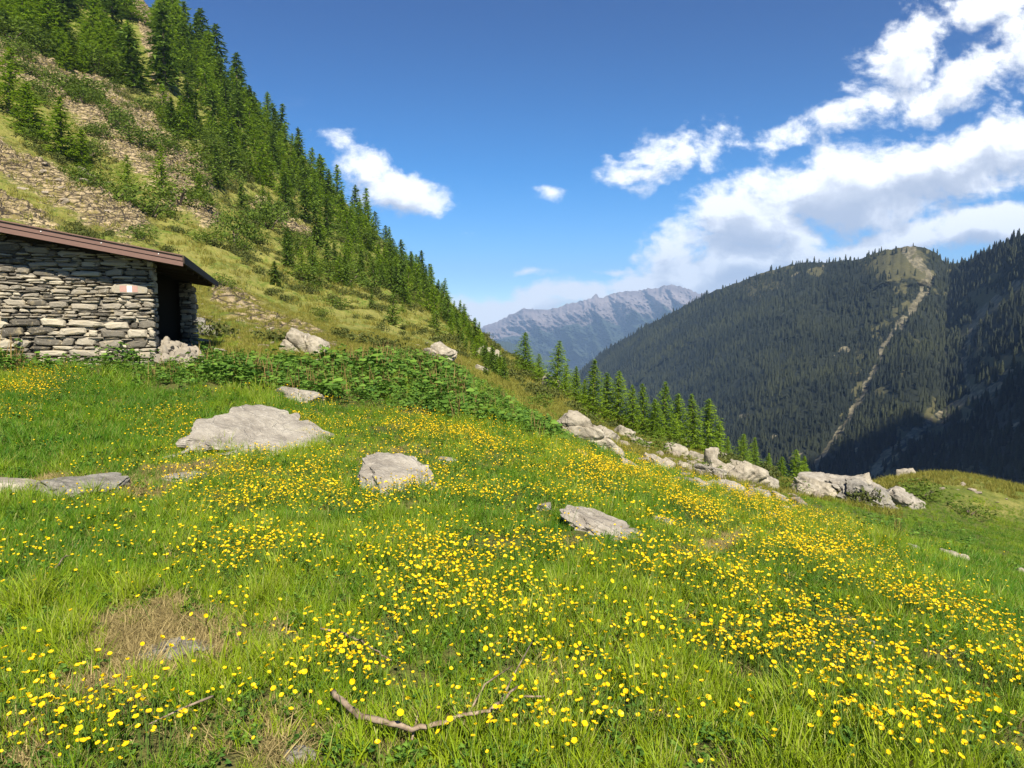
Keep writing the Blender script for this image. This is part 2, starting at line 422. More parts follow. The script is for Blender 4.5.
M_CENTRE = flat('buttercup_centre', (.62, .34, .01), .7)
M_STEM = flat('flower_stem', (.11, .19, .03), .6, trans=.2)
def m_bark(nt):
    P = coords(nt); n = noise(nt, scalev(nt, P, (6, 6, 1.2)), 3, 5); return mix(nt, n, (.07, .05, .035), (.22, .17, .13)), (n, .6, .03)
M_BARK = material('bark', m_bark)
def m_deadwood(nt):
    P = coords(nt); n = noise(nt, P, 30, 5); return mix(nt, n.step(.3, .7), (.12, .08, .05), (.34, .26, .18)), (n, .8, .004)
M_DEAD = material('dead_wood', m_deadwood)
def m_wallstone(nt):
    P = coords(nt); t = attr(nt, 'tint'); a = noise(nt, P, 7, 6, .7); b = noise(nt, P, 30, 4, .7)
    c = mix(nt, t.step(0, .5), (.085, .075, .058), (.25, .22, .17))
    c = mix(nt, t.step(.45, 1.0), c, (.42, .37, .275))
    c = mix(nt, a.step(.5, .7) * .6, c, (.40, .32, .18))
    c = mix(nt, b.step(.55, .75) * .4, c, (.60, .58, .50))
    return c, (a * .7 + b * .5, .8, .02)
M_WALL = material('dry_stone', m_wallstone)
M_JOINT = flat('wall_core', (.045, .038, .030), .95)
def m_roofmetal(nt):
    P = coords(nt); a = noise(nt, scalev(nt, P, (2, 2, 9)), 4, 5); return mix(nt, a, (.13, .073, .055), (.20, .118, .09))
M_ROOF = material('brown_roof_metal', m_roofmetal, .55, spec=.3)
M_WOOD = flat('dark_roof_boards', (.06, .042, .03), .8)
M_WHITE = flat('white_paint', (.82, .80, .76), .7)
M_RED = flat('faded_red_paint', (.42, .25, .20), .8)

# ------------------------------------------------------------------ near ground mesh
HUT_O = Vector((-6.96, 13.0)); HA = Vector((.945, .326)); HB = Vector((-.326, .945))
def in_hut(x, y, pad=.15):
    dx, dy = x - HUT_O.x, y - HUT_O.y; a = dx * HA.x + dy * HA.y; b = dx * HB.x + dy * HB.y
    return (a > -7.5) & (a < pad) & (b > -pad) & (b < 6.5)
def bare_mask(px, py):
    def bl(cx, cy, a, b, s=1.0): return s * np.exp(-(((px - cx) / a) ** 2 + ((py - cy) / b) ** 2) ** 1.3)
    px = px + 26 * fbm(px * .03, py * .03, 3); py = py + 14 * fbm(px * .03 + 5, py * .04, 3)
    return np.maximum.reduce([bl(165, 645, 80, 38, 1.15), bl(110, 690, 45, 30, .9), bl(225, 640, 60, 25, .6), bl(260, 725, 50, 14, .5), bl(720, 545, 36, 13, .85), bl(60, 488, 100, 9, .9), bl(190, 474, 50, 9, .9),
        bl(30, 745, 60, 25, .5), bl(300, 740, 30, 20, .5), bl(560, 690, 40, 30, .35), bl(385, 455, 40, 12, .5), bl(460, 725, 100, 16, .4), bl(270, 760, 40, 20, .7)])
def dry_mask(px, py, Y):
    d = np.zeros_like(px)
    d = d + .62 * sstep(24, 45, Y) * (1 - sstep(560, 640, px))
    d = d + .34 * sstep(18, 30, Y) * sstep(520, 640, px) * (1 - sstep(780, 850, px))
    k = np.exp(-(((px - 985) / 60) ** 2 + ((py - 508) / 18) ** 2)); d = np.maximum(d, .7 * k * (Y > 20)); d = np.maximum(d, .42 * sstep(880, 930, px) * (Y > 27))
    return d
def build_ground():
    us = np.concatenate([np.linspace(-1.39, -.86, 60, endpoint=False), np.linspace(-.86, .86, 1000), np.linspace(.86, 1.39, 61)[1:]])
    Yr = np.concatenate([np.exp(np.linspace(math.log(1.2), math.log(25), 560, endpoint=False)), np.exp(np.linspace(math.log(25), math.log(398), 900))])
    U, Y = np.meshgrid(us, Yr); X = U * Y
    z, px, py, rk, hill = H(X, Y, True)
    dry = dry_mask(px, py, Y); bare = bare_mask(px, py)
    v = np.stack([X, Y, z], -1).reshape(-1, 3)
    f = grid_faces(*X.shape)
    # the ground behind and beside the viewpoint, joined to the first row
    n0 = len(v)
    xb = us * 1.2; rows = []
    for k, yb in enumerate((1.2, .6, 0, -1.5, -4, -10, -25, -60)):
        s = 1 + k * k * .9
        zz = z[0] if k == 0 else z[0] + (xb * s - xb) * -.08
        rows.append(np.stack([xb * s, np.full_like(xb, yb), zz], -1))
    rb = np.concatenate(rows); fb = grid_faces(8, len(us)) + n0
    fb = fb[:, ::-1]
    v = np.concatenate([v, rb]); f = np.concatenate([f, fb])
    pad = np.zeros(len(rb))
    me = mesh_np('meadow_ground', v, f, {'rock': np.r_[rk.ravel(), pad], 'dry': np.r_[np.maximum(dry, bare * .9).ravel(), pad], 'far': np.r_[sstep(12, 40, Y).ravel(), pad]})
    o = link('meadow_ground', me, M_GROUND); tag(o, kind='structure')
build_ground()

# ------------------------------------------------------------------ far terrain
def sheet(name, px_k, rows_fn, nc, nr, mat, extra=None):
    pass
RM_K = np.array([500, 540, 575, 600, 650, 700, 750, 800, 850, 880, 905, 930, 945, 960, 975, 1000, 1024, 1100, 1250, 1500], float)
RM_S = np.array([430, 400, 374, 354, 324, 298, 276, 263, 260, 251, 246, 252, 264, 262, 254, 241, 229, 200, 150, 90], float)
RM_Y = np.array([3000, 2900, 2750, 2600, 2300, 2050, 1850, 1720, 1620, 1550, 1500, 1480, 1480, 1400, 1330, 1230, 1150, 1000, 850, 750], float)
RM_B = np.array([1500, 1350, 1250, 1150, 1000, 880, 780, 690, 620, 580, 550, 520, 505, 490, 470, 450, 430, 400, 380, 360], float)
G1 = np.array([(905, 248), (930, 275), (915, 305), (885, 345), (868, 385), (845, 425), (818, 462), (805, 500)], float)
G2 = np.array([(1080, 262), (1010, 290), (975, 320), (962, 360), (970, 392), (940, 425), (900, 452), (870, 480), (850, 510)], float)
G4 = np.array([(1000, 385), (955, 405), (915, 432), (885, 455), (868, 478)], float)
G5 = np.array([(1060, 355), (1010, 372), (975, 388)], float)
G3 = np.array([(770, 285), (745, 330), (735, 370)], float)
def dpoly(px, py, L):
    """distance to a polyline and the side of it"""
    best = np.full(px.shape, 1e9); side = np.zeros(px.shape)
    for (x0, y0), (x1, y1) in zip(L[:-1], L[1:]):
        dx, dy = x1 - x0, y1 - y0; t = np.clip(((px - x0) * dx + (py - y0) * dy) / (dx * dx + dy * dy), 0, 1)
        qx, qy = px - x0 - t * dx, py - y0 - t * dy; d = np.hypot(qx, qy)
        s = np.sign(qx); side = np.where(d < best, s, side); best = np.minimum(best, d)
    return best, side
def right_mountain(PX, T):
    """PX column (pixels), T 0 = foot, 1 = crest, >1 beyond the crest"""
    sk = pchip(RM_K, RM_S, PX.ravel()).reshape(PX.shape); ys = pchip(RM_K, RM_Y, PX.ravel()).reshape(PX.shape); yb = pchip(RM_K, RM_B, PX.ravel()).reshape(PX.shape)
    foot = 545.0
    t = np.clip(T, 0, 1)
    jag = 3.0 * fbm(PX * .03, PX * 0 + 2.2, 4) + 1.5 * fbm(PX * .15, PX * 0 + 9.2, 2)
    py = foot + (sk + jag - foot) * t ** .93
    Y = yb + (ys - yb) * t ** 1.15
    u = (PX - 512) / F; e = ray(0, py)[1]
    X = u * Y; Z = e * Y
    d1, s1 = dpoly(PX, py, G1); d2, s2 = dpoly(PX, py, G2)
    g = -.75 * np.exp(-(d1 / 42)) - 0.35 * np.exp(-(d2 / 30)) + .5 * sstep(0, 60, d2) * (s2 > 0)
    rib = 1 - np.clip(d1 / 90, 0, 1)
    n = fbm(X * .0022 + 4, Z * .0012 + Y * .0016, 5, .55, True); n2 = fbm(X * .011, (Y + Z) * .009, 4, .55)
    amp = (1 - sstep(.86, 1.0, t)) * .85 + .15
    dY = (-g * 110 - n * 85 - n2 * 14) * amp * (Y / 1500)
    Y = Y + dY
    bx = np.where(T > 1, (T - 1), 0)
    Y = Y + bx * 900; Z = e * (Y - bx * 900) - bx * 500
    X = u * (Y - bx * 900)
    return X, Y, Z, py, g, n, n2
def m_mount(nt):
    P = coords(nt); b, gr = attr(nt, 'bare'), attr(nt, 'meadow')
    n1 = noise(nt, P, .012, 6, .65); n2 = noise(nt, P, .09, 5, .7)
    c = mix(nt, n2, (.008, .013, .008), (.022, .026, .014))
    rc = mix(nt, n2.step(.35, .7), (.07, .065, .035), (.22, .19, .12))
    gc = mix(nt, n1, (.055, .058, .022), (.105, .092, .038))
    c = mix(nt, (gr + (n2 - .5) * .8).step(.4, .6), c, gc)
    c = mix(nt, (b + (n2 - .5) * .9).step(.42, .62), c, rc)
    return c, (n2 + n1, .6, 6.0)
M_MOUNT = material('mountain_soil', m_mount)
def forest_masks(px, py, n, n2, X=None, Y=None):
    d1, _ = dpoly(px, py, G1); d2, _ = dpoly(px, py, G2); d3, _ = dpoly(px, py, G3)
    wig = 5 * fbm(px * .05, py * .05, 3)
    w1 = 2.3 + 5 * (1 - sstep(250, 420, py)) + 4 * np.exp(-((py-385)/18)**2); w2 = 2.5 + 6 * (1 - sstep(270, 420, py))
    bare = np.maximum(np.exp(-((d1 + wig) / w1) ** 2), np.exp(-((d2 + wig) / w2) ** 2) * .9)
    st = fbm(px * .018 - py * .010, px * .02 + py * .045 + 3, 4)
    bare = bare * np.maximum(sstep(-.5, .15, fbm(px * .09, py * .07, 3)), .9 * sstep(385, 410, py)); strk = np.exp(-((dpoly(px, py, G4)[0] + wig * .3) / 4.2) ** 2); strk = np.maximum(strk, np.exp(-((dpoly(px, py, G5)[0] + wig * .4) / 3.5) ** 2) * .8); bare = np.maximum(bare, strk * 1.1 * sstep(-.55, .0, fbm(px * .1, py * .1 + 4, 3))); bare = np.maximum(bare, sstep(.36, .55, st) * .8)
    mead = np.exp(-(((px - 895) / 38) ** 2 + ((py - 263) / 22) ** 2))
    mead = np.maximum(mead, .9 * np.exp(-(((px - 985) / 32) ** 2 + ((py - 300) / 16) ** 2)))
    mead = np.maximum(mead, .8 * np.exp(-(((px - 965) / 26) ** 2 + ((py - 470) / 7) ** 2)))
    mead = np.maximum(mead, .9 * np.exp(-(((px - 1010) / 34) ** 2 + ((py - 362) / 9) ** 2)))
    mead = np.maximum(mead, .7 * np.exp(-(((px - 940) / 18) ** 2 + ((py - 448) / 8) ** 2)))
    mead = np.maximum(mead, .55 * np.exp(-(((px - 760) / 60) ** 2 + ((py - 285) / 14) ** 2)))
    patch = sstep(.16, .42, fbm(px * .035 + 7, py * .05, 4)) * .8 * (1 - sstep(250, 360, py)); patch = np.maximum(patch, .9 * sstep(.1, .35, fbm(px * .06, py * .06, 3)) * np.exp(-(dpoly(px, py, G1)[0] / 34) ** 2) * (1 - sstep(400, 440, py))); patch = np.maximum(patch, .9 * sstep(-.05, .3, fbm(px * .05 + 3, py * .05, 3)) * np.exp(-(d2 / 30) ** 2))
    return bare, np.maximum(mead, patch)
def build_right_mountain():
    pc = np.linspace(500, 1500, 900); ts = np.concatenate([np.linspace(0, 1, 420), [1.04, 1.15, 1.5]])
    PX, T = np.meshgrid(pc, ts)
    X, Y, Z, py, g, n, n2 = right_mountain(PX, T)
    ppx, ppy = proj(X, Y, Z)
    bare, mead = forest_masks(ppx, ppy, n, n2)
    v = np.stack([X, Y, Z], -1).reshape(-1, 3)
    o = link('mountainside', mesh_np('mountainside', v, grid_faces(*X.shape), {'bare': bare.ravel(), 'meadow': mead.ravel()}), M_MOUNT)
    tag(o, kind='structure')
    # tree positions by area
    A = X[:421]; k = slice(0, 420)
    P = np.stack([X, Y, Z], -1)[k]
    a = P[1:, :-1] - P[:-1, :-1]; b = P[:-1, 1:] - P[:-1, :-1]
    area = np.abs(a[..., 0] * b[..., 1] - a[..., 1] * b[..., 0]) + .25 * np.linalg.norm(np.cross(a, b), axis=-1)
    keep = np.clip(1 - bare[:419, :-1] * 1.35 + .02, 0, 1) * np.clip(1 - mead[:419, :-1] * 1.15 + .04, 0.02, 1)
    keep = keep * (.45 + .55 * sstep(-.35, .25, fbm(X[:419, :-1] * .01, (Y + Z)[:419, :-1] * .01, 3)))
    keep = keep * (ppx[:419, :-1] < 1090)
    w = (area * keep).ravel(); print('forest effective area', w.sum())
    N = int(min(46000, w.sum() / 42)); print('forest trees', N)
    idx = RNG.choice(len(w), N, p=w / w.sum()); i, j = idx // (P.shape[1] - 1), idx % (P.shape[1] - 1)
    fu, fv = RNG.random((2, N))[..., None]
    pos = P[i, j] * (1 - fu) * (1 - fv) + P[i + 1, j] * fu * (1 - fv) + P[i, j + 1] * (1 - fu) * fv + P[i + 1, j + 1] * fu * fv
    return pos
FOREST_POS = build_right_mountain()

def m_dist(nt):
    P = coords(nt); n = noise(nt, P, .0012, 8, .65); w = attr(nt, 'wood')
    c = mix(nt, n.step(.3, .7), (.15, .12, .115), (.30, .25, .23))
    c = mix(nt, (w + (n - .5) * .9).step(.35, .6), c, (.035, .05, .03))
    return c, (n, 1.0, 60.0)
M_DIST = material('distant_rock', m_dist)
def far_range(name, K, S, yb, yc, foot, pc, nr, rough, woody, seed, spike=0):
    K = np.array(K, float); S = np.array(S, float)
    PX, T = np.meshgrid(np.linspace(K[0], K[-1], pc), np.concatenate([np.linspace(0, 1, nr), [1.05, 1.4]]))
    t = np.clip(T, 0, 1); sk = np.interp(PX, K, S) + 2.0 * fbm(PX * .06 + seed, PX * 0, 3) * (spike > 0) + 2.2 * fbm(PX * .16, PX * 0 + seed, 4, .6, True)
    py = foot + (sk - foot) * t; u = (PX - 512) / F; e = ray(0, py)[1]
    Y = yb + (yc - yb) * t ** 1.1
    amp = (1 - sstep(.8, 1, t)) * .8 + .2
    wx = PX + 5 * fbm(PX * .03, py * .03 + seed, 3); n = fbm(wx * .026 + seed + (392 - py) * .016, py * .020, 7, .62, True)
    Y = Y - n * rough * amp
    X = u * Y; Z = e * Y; bx = np.where(T > 1, T - 1, 0); Y = Y + bx * 3000; Z = Z - bx * 2500
    wood = sstep(.0, .34, 1 - t - .22 + .25 * n) * 1.0 if woody else 0 * t
    o = link(name, mesh_np(name, np.stack([X, Y, Z], -1).reshape(-1, 3), grid_faces(*X.shape), {'wood': (wood if woody != 2 else 0 * t + 1).ravel()}), M_DIST)
    tag(o, kind='structure')
far_range('distant_mountains', [300, 400, 470, 491, 513, 523, 548, 565, 583, 591, 595, 599, 612, 647, 671, 686, 694, 740, 820, 950],
          [340, 338, 330, 323, 313, 307.5, 308.5, 304, 299.5, 297, 292, 298, 292, 288, 283, 288, 291, 300, 310, 320], 8200, 12500, 392, 800, 300, 2300, 1, 3.3, 1)
far_range('valley_hills', [420, 480, 510, 530, 548, 570, 600, 640], [338, 338, 341, 348, 356, 366, 380, 395], 4800, 6400, 405, 300, 120, 500, 2, 8.1)
def build_valley():
    ys = np.array([60, 120, 200, 320, 450, 700, 1200, 2500, 4500, 8000, 13000, 16500], float)
    zs = np.array([-75, -90, -110, -125, -140, -190, -330, -600, -850, -1150, -1500, -1900], float)
    us = np.linspace(-.78, .78, 60)
    Y, U = np.meshgrid(ys, us, indexing='ij'); X = U * (Y + 60)
    Z = np.repeat(zs[:, None], len(us), 1) + 0.0 * X
    o = link('valley_ground', mesh_np('valley_ground', np.stack([X, Y, Z], -1).reshape(-1, 3), grid_faces(*X.shape), {'bare': np.zeros(X.size), 'meadow': np.full(X.size, .7)}), M_MOUNT)
    tag(o, kind='structure')
build_valley()

# ------------------------------------------------------------------ instancing for stuff
def scatter(name, pos, rot, scl, protos, tint=None, pick=None):
    """one object of kind stuff: small meshes set out on a cloud of points"""
    col = bpy.data.collections.new(name + '_kinds')
    for p in protos: col.objects.link(p)
    me = bpy.data.meshes.new(name); n = len(pos); me.vertices.add(n); me.vertices.foreach_set('co', np.asarray(pos, np.float32).ravel())
    a = me.attributes.new('rot', 'FLOAT_VECTOR', 'POINT'); a.data.foreach_set('vector', np.asarray(rot, np.float32).ravel())
    a = me.attributes.new('scl', 'FLOAT', 'POINT'); a.data.foreach_set('value', np.asarray(scl, np.float32))
    a = me.attributes.new('tint', 'FLOAT', 'POINT'); a.data.foreach_set('value', np.asarray(tint if tint is not None else np.full(n, .5), np.float32))
    a = me.attributes.new('pick', 'INT', 'POINT'); a.data.foreach_set('value', np.asarray(pick if pick is not None else RNG.integers(0, len(protos), n), np.int32))
    o = link(name, me); tag(o, kind='stuff')
    ng = bpy.data.node_groups.new(name, 'GeometryNodeTree')
    ng.interface.new_socket('Geometry', in_out='INPUT', socket_type='NodeSocketGeometry'); ng.interface.new_socket('Geometry', in_out='OUTPUT', socket_type='NodeSocketGeometry')
    N = ng.nodes.new; L = ng.links.new
    gi, go = N('NodeGroupInput'), N('NodeGroupOutput'); ci = N('GeometryNodeCollectionInfo'); ci.inputs['Collection'].default_value = col
    ci.inputs['Separate Children'].default_value = True; ci.inputs['Reset Children'].default_value = True
    ip = N('GeometryNodeInstanceOnPoints'); ip.inputs['Pick Instance'].default_value = True
    def na(nm, t):
        x = N('GeometryNodeInputNamedAttribute'); x.data_type = t; x.inputs['Name'].default_value = nm; return x.outputs['Attribute']
    L(gi.outputs[0], ip.inputs['Points']); L(ci.outputs[0], ip.inputs['Instance'])
    L(na('rot', 'FLOAT_VECTOR'), ip.inputs['Rotation']); L(na('scl', 'FLOAT'), ip.inputs['Scale']); L(na('pick', 'INT'), ip.inputs['Instance Index'])
    L(ip.outputs[0], go.inputs[0])
    md = o.modifiers.new('scatter', 'NODES'); md.node_group = ng
    return o
def proto(name, me, mat):
    me.materials.append(mat); return bpy.data.objects.new(name, me)

def far_conifer(seed):
    r = random.Random(seed); v = []; f = []
    h = 1.0; lv = 6
    for k in range(lv):
        z0 = .04 + .9 * k / lv; z1 = z0 + .30; rad = .17 * (1 - k / lv) ** .8 + .025
        n = 7; c = len(v); v.append((r.uniform(-.01, .01), r.uniform(-.01, .01), min(z1, 1.0)))
        for i in range(n * 2):
            a = math.pi * i / n + k; q = rad * (r.uniform(.85, 1.2) if i % 2 else r.uniform(.45, .7))
            v.append((q * math.cos(a), q * math.sin(a), z0 + r.uniform(-.03, .03)))
        f += [(c, c + 1 + i, c + 1 + (i + 1) % (2 * n)) for i in range(2 * n)]
    me = mesh_np('conifer', np.array(v), np.array(f), {'hue': [r.random() for _ in v]}, False); return me
def build_forest():
    protos = [proto('forest_tree', far_conifer(s), M_FOREST) for s in range(4)]
    n = len(FOREST_POS); rot = np.zeros((n, 3)); rot[:, 2] = RNG.uniform(0, 6.28, n)
    dist = FOREST_POS[:, 1]
    scl = RNG.uniform(7, 17, n) * (0.7 + .5 * RNG.random(n))
    pos = FOREST_POS.copy(); pos[:, 2] -= .6
    scatter('mountain_forest', pos, rot, scl, protos, np.clip(.5 + 1.1 * fbm(pos[:, 0] * .006, (pos[:, 1] + pos[:, 2]) * .006, 4), 0, 1))
build_forest()

# ------------------------------------------------------------------ grass and herbs
def blade_mesh(name, nb, hmin, hmax, w, spread, seed, lean=.5, segs=3):
    r = np.random.default_rng(seed); V_ = []; Fq = []; hue = []
    for b in range(nb):
        a = r.uniform(0, 6.28); rr = spread * math.sqrt(r.random()); x, y = rr * math.cos(a), rr * math.sin(a)
        h = r.uniform(hmin, hmax); ww = w * r.uniform(.7, 1.2); d = r.uniform(0, 6.28); ln = r.uniform(.1, lean) * h; t = r.uniform(0, 3.14)
        c, s = math.cos(t) * ww / 2, math.sin(t) * ww / 2; hv = r.random(); n0 = len(V_)
        for k in range(segs):
            q = k / segs; cx = x + math.cos(d) * ln * q * q; cy = y + math.sin(d) * ln * q * q; cz = h * q * (1 - .25 * q * (ln / h)) - .01
            tp = 1 - .5 * q; V_ += [(cx - c * tp, cy - s * tp, cz), (cx + c * tp, cy + s * tp, cz)]; hue += [hv, hv]
        V_.append((x + math.cos(d) * ln, y + math.sin(d) * ln, h * (1 - .25 * ln / h))); hue.append(hv)
        for k in range(segs - 1): i = n0 + 2 * k; Fq += [(i, i + 1, i + 3), (i, i + 3, i + 2)]
        i = n0 + 2 * (segs - 1); Fq.append((i, i + 1, i + 2))
    return mesh_np(name, np.array(V_), np.array(Fq), {'hue': hue}, True)
def herb_mesh(name, nl, size, height, seed, lobes=3):
    """low leafy herb: rounded lobed leaves on short stalks"""
    r = np.random.default_rng(seed); V_ = []; Fq = []; hue = []
    for b in range(nl):
        a = r.uniform(0, 6.28); R = r.uniform(.2, 1) * size * 1.6; z = r.uniform(.35, 1) * height; base = Vector((R * math.cos(a), R * math.sin(a), z))
        tilt = Matrix.Rotation(r.uniform(0, 6.28), 3, 'Z') @ Matrix.Rotation(r.uniform(.2, 1.4), 3, 'X'); s = size * r.uniform(.5, 1.0); n = 9; c0 = len(V_)
        V_.append(base); hv = r.random(); hue.append(hv)
        for i in range(n):
            t = 2 * math.pi * i / n; rad = s * (.55 + .25 * math.cos(lobes * t) + .2 * math.cos(t)); p = tilt @ Vector((rad * math.cos(t) + s * .35, rad * math.sin(t) * .8, .22 * rad * abs(math.sin(t))))
            V_.append(base + p); hue.append(hv)
        Fq += [(c0, c0 + 1 + i, c0 + 1 + (i + 1) % n) for i in range(n)]
    return mesh_np(name, np.array([tuple(p) for p in V_]), np.array(Fq), {'hue': hue}, True)

ROCKS = []    # (x, y, radius) kept clear of grass
EXTRA_CLEAR = []
def in_poly(px, py, poly):
    c = np.zeros(px.shape, bool); n = len(poly)
    for i in range(n):
        x0, y0 = poly[i]; x1, y1 = poly[(i + 1) % n]
        if y0 == y1: continue
        c ^= ((y0 > py) != (y1 > py)) & (px < (x1 - x0) * (py - y0) / (y1 - y0) + x0)
    return c
DOCK = [(-60, 352), (0, 350), (180, 354), (255, 366), (330, 364), (390, 355), (430, 358), (470, 378), (505, 398), (540, 424), (575, 448), (545, 448), (500, 430), (430, 420), (380, 412), (320, 405), (290, 392), (200, 393), (130, 377), (0, 374), (-60, 374)]
HOLLOW = [(840, 525), (900, 512), (950, 515), (985, 540), (960, 560), (900, 545)]

# ------------------------------------------------------------------ rocks
def rock_mesh(seed, sx, sy, sz, ang=.5, sub=4, rough=.5):
    r = random.Random(seed)
    import bmesh
    bm = bmesh.new(); bmesh.ops.create_icosphere(bm, subdivisions=sub, radius=1.0)
    planes = []
    for k in range(9):
        n = Vector((r.gauss(0, 1), r.gauss(0, 1), r.gauss(0, .8))).normalized(); planes.append((n, r.uniform(.55, .85)))
    planes.append((Vector((r.uniform(-.2, .2), r.uniform(-.2, .2), 1)).normalized(), r.uniform(.5, .7)))
    cl = [(Vector((r.gauss(0, 1), r.gauss(0, .6), r.gauss(0, .7))).normalized(), r.uniform(-.5, .5), r.uniform(.03, .06)) for _ in range(3)]
    off = Vector((r.uniform(0, 99), r.uniform(0, 99), r.uniform(0, 99)))
    for v in bm.verts:
        p = v.co.copy()
        for n, d in planes:
            q = p.dot(n)
            if q > d: p -= n * (q - d) * .96
        nn = mnoise.fractal(p * 1.3 + off, 1.0, 2.0, 5) * .22 * rough + mnoise.fractal(p * 5 + off, .8, 2.0, 5) * .085 * rough
        for n, d, wd in cl:
            q = abs(p.dot(n) - d + mnoise.noise(p * 2.5 + off) * .10); nn -= .22 * rough * math.exp(-(q / wd) ** 2)
        st = math.sin((p.z + .25 * p.x + nn) * 17 + off.x) * .012 * rough
        p *= 1 + nn + st
        v.co = Vector((p.x * sx * 1.25, p.y * sy * 1.25, p.z * sz * 1.25))
    me = bpy.data.meshes.new('rock'); bm.to_mesh(me); bm.free()
    me.polygons.foreach_set('use_smooth', np.ones(len(me.polygons), bool))
    try: me.set_sharp_from_angle(angle=math.radians(38))
    except Exception: pass
    return me
def rock(px, py, w, h, label=None, cat='rock', group=None, mat=None, name='boulder', depth=.7, sink=.35, seed=None, tilt=(0, 0), Y=None, rz=None, lift=0, rough=.75, clear=True):
    """a rock whose visible foot is at a pixel of the ground; w, h its size in pixels there"""
    x, y, z = ground_at(px, py)
    if Y: u, e = ray(px, py); x, y = float(u * Y), Y; z = float(H(x, y))
    s = y / F; W, Hh = w * s, h * s
    if group and 'big pile' in group: W *= .86; Hh *= .84
    seed = seed if seed is not None else int(px * 7 + py * 13)
    hz = Hh / (2 - 2 * sink) / .82
    me = rock_mesh(seed, W / 2, W / 2 * depth, hz, sub=6 if w > 76 else (5 if w > 30 else (4 if w > 14 else 3)), rough=rough)
    o = link(name, me, mat or M_STONE)
    yy = y + W * depth * .35
    x2 = x * yy / y
    zz = float(H(x2, yy))
    if h < w * .35 and depth > .5: zz = (zz + z) / 2
    o.location = (x2, yy, zz + hz * (1 - 2 * sink) * .6 + lift + (Hh * .16 if y > 16 else 0))
    # follow the slope a little
    gx = float(H(x2 + .3, yy) - H(x2 - .3, yy)) / .6
    o.rotation_euler = (tilt[0], tilt[1] - math.atan(gx) * .8, rz if rz is not None else random.Random(seed).uniform(-.25, .25))
    tag(o, label, cat, group)
    if clear: ROCKS.append((x2, yy, W / 2 * .66, W / 2 * depth * .6))
    return o
M_SCREE = material('scree_stone', m_stone((.20, .16, .11), (.40, .34, .25), (.50, .46, .38), 1.5))
W_, S_, G_ = M_STONE_WARM, M_STONE, M_STONE_GREY
rock(264, 459, 146, 23, 'largest pale grey rock in the flower meadow, broad low slab with rounded top', mat=S_, depth=1.0, sink=.32, name='meadow_rock', tilt=(.12, .22), seed=43)
rock(396, 496, 96, 22, 'second largest meadow rock, pale and blunt, right of the broad low slab', mat=S_, depth=.95, name='meadow_rock', tilt=(.1, .28), seed=55)
rock(610, 540, 82, 14, 'low pale rock half sunk in the middle of the flower meadow', mat=S_, name='meadow_rock', tilt=(.05, .3), seed=66)
rock(659, 523, 24, 11, 'small pinkish stone just right of the low pale meadow rock', mat=W_, name='meadow_rock')
rock(545, 514, 14, 7, 'tiny grey stone just left of the low pale meadow rock', mat=G_, name='meadow_rock')
rock(85, 500, 85, 17, 'flat grey slab with a straight upper edge in grass below the hut', mat=G_, depth=.9, sink=.42, name='flat_slab', rough=.3)
rock(14, 497, 60, 13, 'flat tan slab at the left edge of the photo below the hut', mat=W_, depth=.8, sink=.42, name='flat_slab', rough=.3)
rock(184, 484, 42, 8, 'thin white strip of stone in grass between the flat slab and largest meadow rock', mat=S_, depth=.5, sink=.42, name='flat_slab', rough=.3)
rock(300, 402, 42, 13, 'narrow grey stone lying at the lower edge of the dock leaves', mat=S_, depth=.6, name='meadow_rock')
rock(165, 662, 84, 10, 'weathered flat rock flush with the bare patch of soil in the left foreground', mat=G_, depth=.75, sink=.45, name='flat_slab', rough=1.0, lift=-.02, seed=9)
rock(129, 693, 15, 6, 'little white stone on the bare soil below the weathered flat rock', mat=S_, name='pebble')
rock(447, 466, 16, 8, 'small pale stone among dense flowers right of the second largest meadow rock', mat=S_, name='meadow_rock')
rock(868, 645, 12, 8, 'small pale stone alone among the flowers in the right foreground', mat=W_, name='pebble')
rock(300, 766, 30, 8, 'brown stone cut by the bottom edge of the photo', mat=G_, sink=.42, name='meadow_rock', rough=.4)
rock(306, 355, 44, 19, 'smooth beige boulder beside scree on the slope right of the hut', mat=W_, name='boulder', tilt=(0, .25))
rock(439, 362, 36, 17, 'pale boulder poking above the top of the dock patch', mat=W_, name='boulder', tilt=(0, .35))
rock(489, 363, 22, 14, 'rounded pale boulder below the row of conifers at the end of the slope', mat=W_, name='boulder', tilt=(0, .3))
rock(482, 373, 15, 5, 'flat pale stone just below the rounded pale boulder', mat=W_, name='boulder')
rock(549, 392, 16, 15, 'small egg-shaped pale boulder at the foot of the larches', mat=W_, name='boulder')
rock(320, 366, 14, 5, 'thin pale stone lying between scree and dock leaves', mat=W_, name='boulder')
# the boulder field down the slope
rock(588, 446, 64, 27, 'large cream boulder with a dark cleft above the flower meadow', mat=W_, name='boulder', tilt=(0, .3))
rock(604, 441, 26, 12, 'cream block touching the right end of the large cleft boulder', mat=W_, name='boulder', tilt=(0, .3))
rock(624, 437, 18, 9, 'pale stone behind the large cleft boulder', mat=W_, name='boulder')
rock(629, 468, 26, 6, 'long thin slab at meadow edge right of the large cleft boulder', mat=W_, name='boulder', tilt=(0, .3))
rock(653, 466, 30, 11, 'cracked pale slab in the middle of the stony slope', mat=W_, name='boulder', tilt=(0, .2))
rock(676, 457, 24, 12, 'blocky pale boulder under the shadowed larch group', mat=W_, name='boulder')
rock(694, 461, 18, 9, 'pale slab leaning just left of the upright stone', mat=W_, name='boulder', tilt=(0, .5))
rock(711, 468, 14, 22, 'upright standing stone taller than it is wide on the stony slope', mat=W_, name='boulder', depth=.9, tilt=(0, -.1), sink=.2)
rock(712, 478, 30, 9, 'rough stone at the foot of the upright stone', mat=S_, name='boulder')
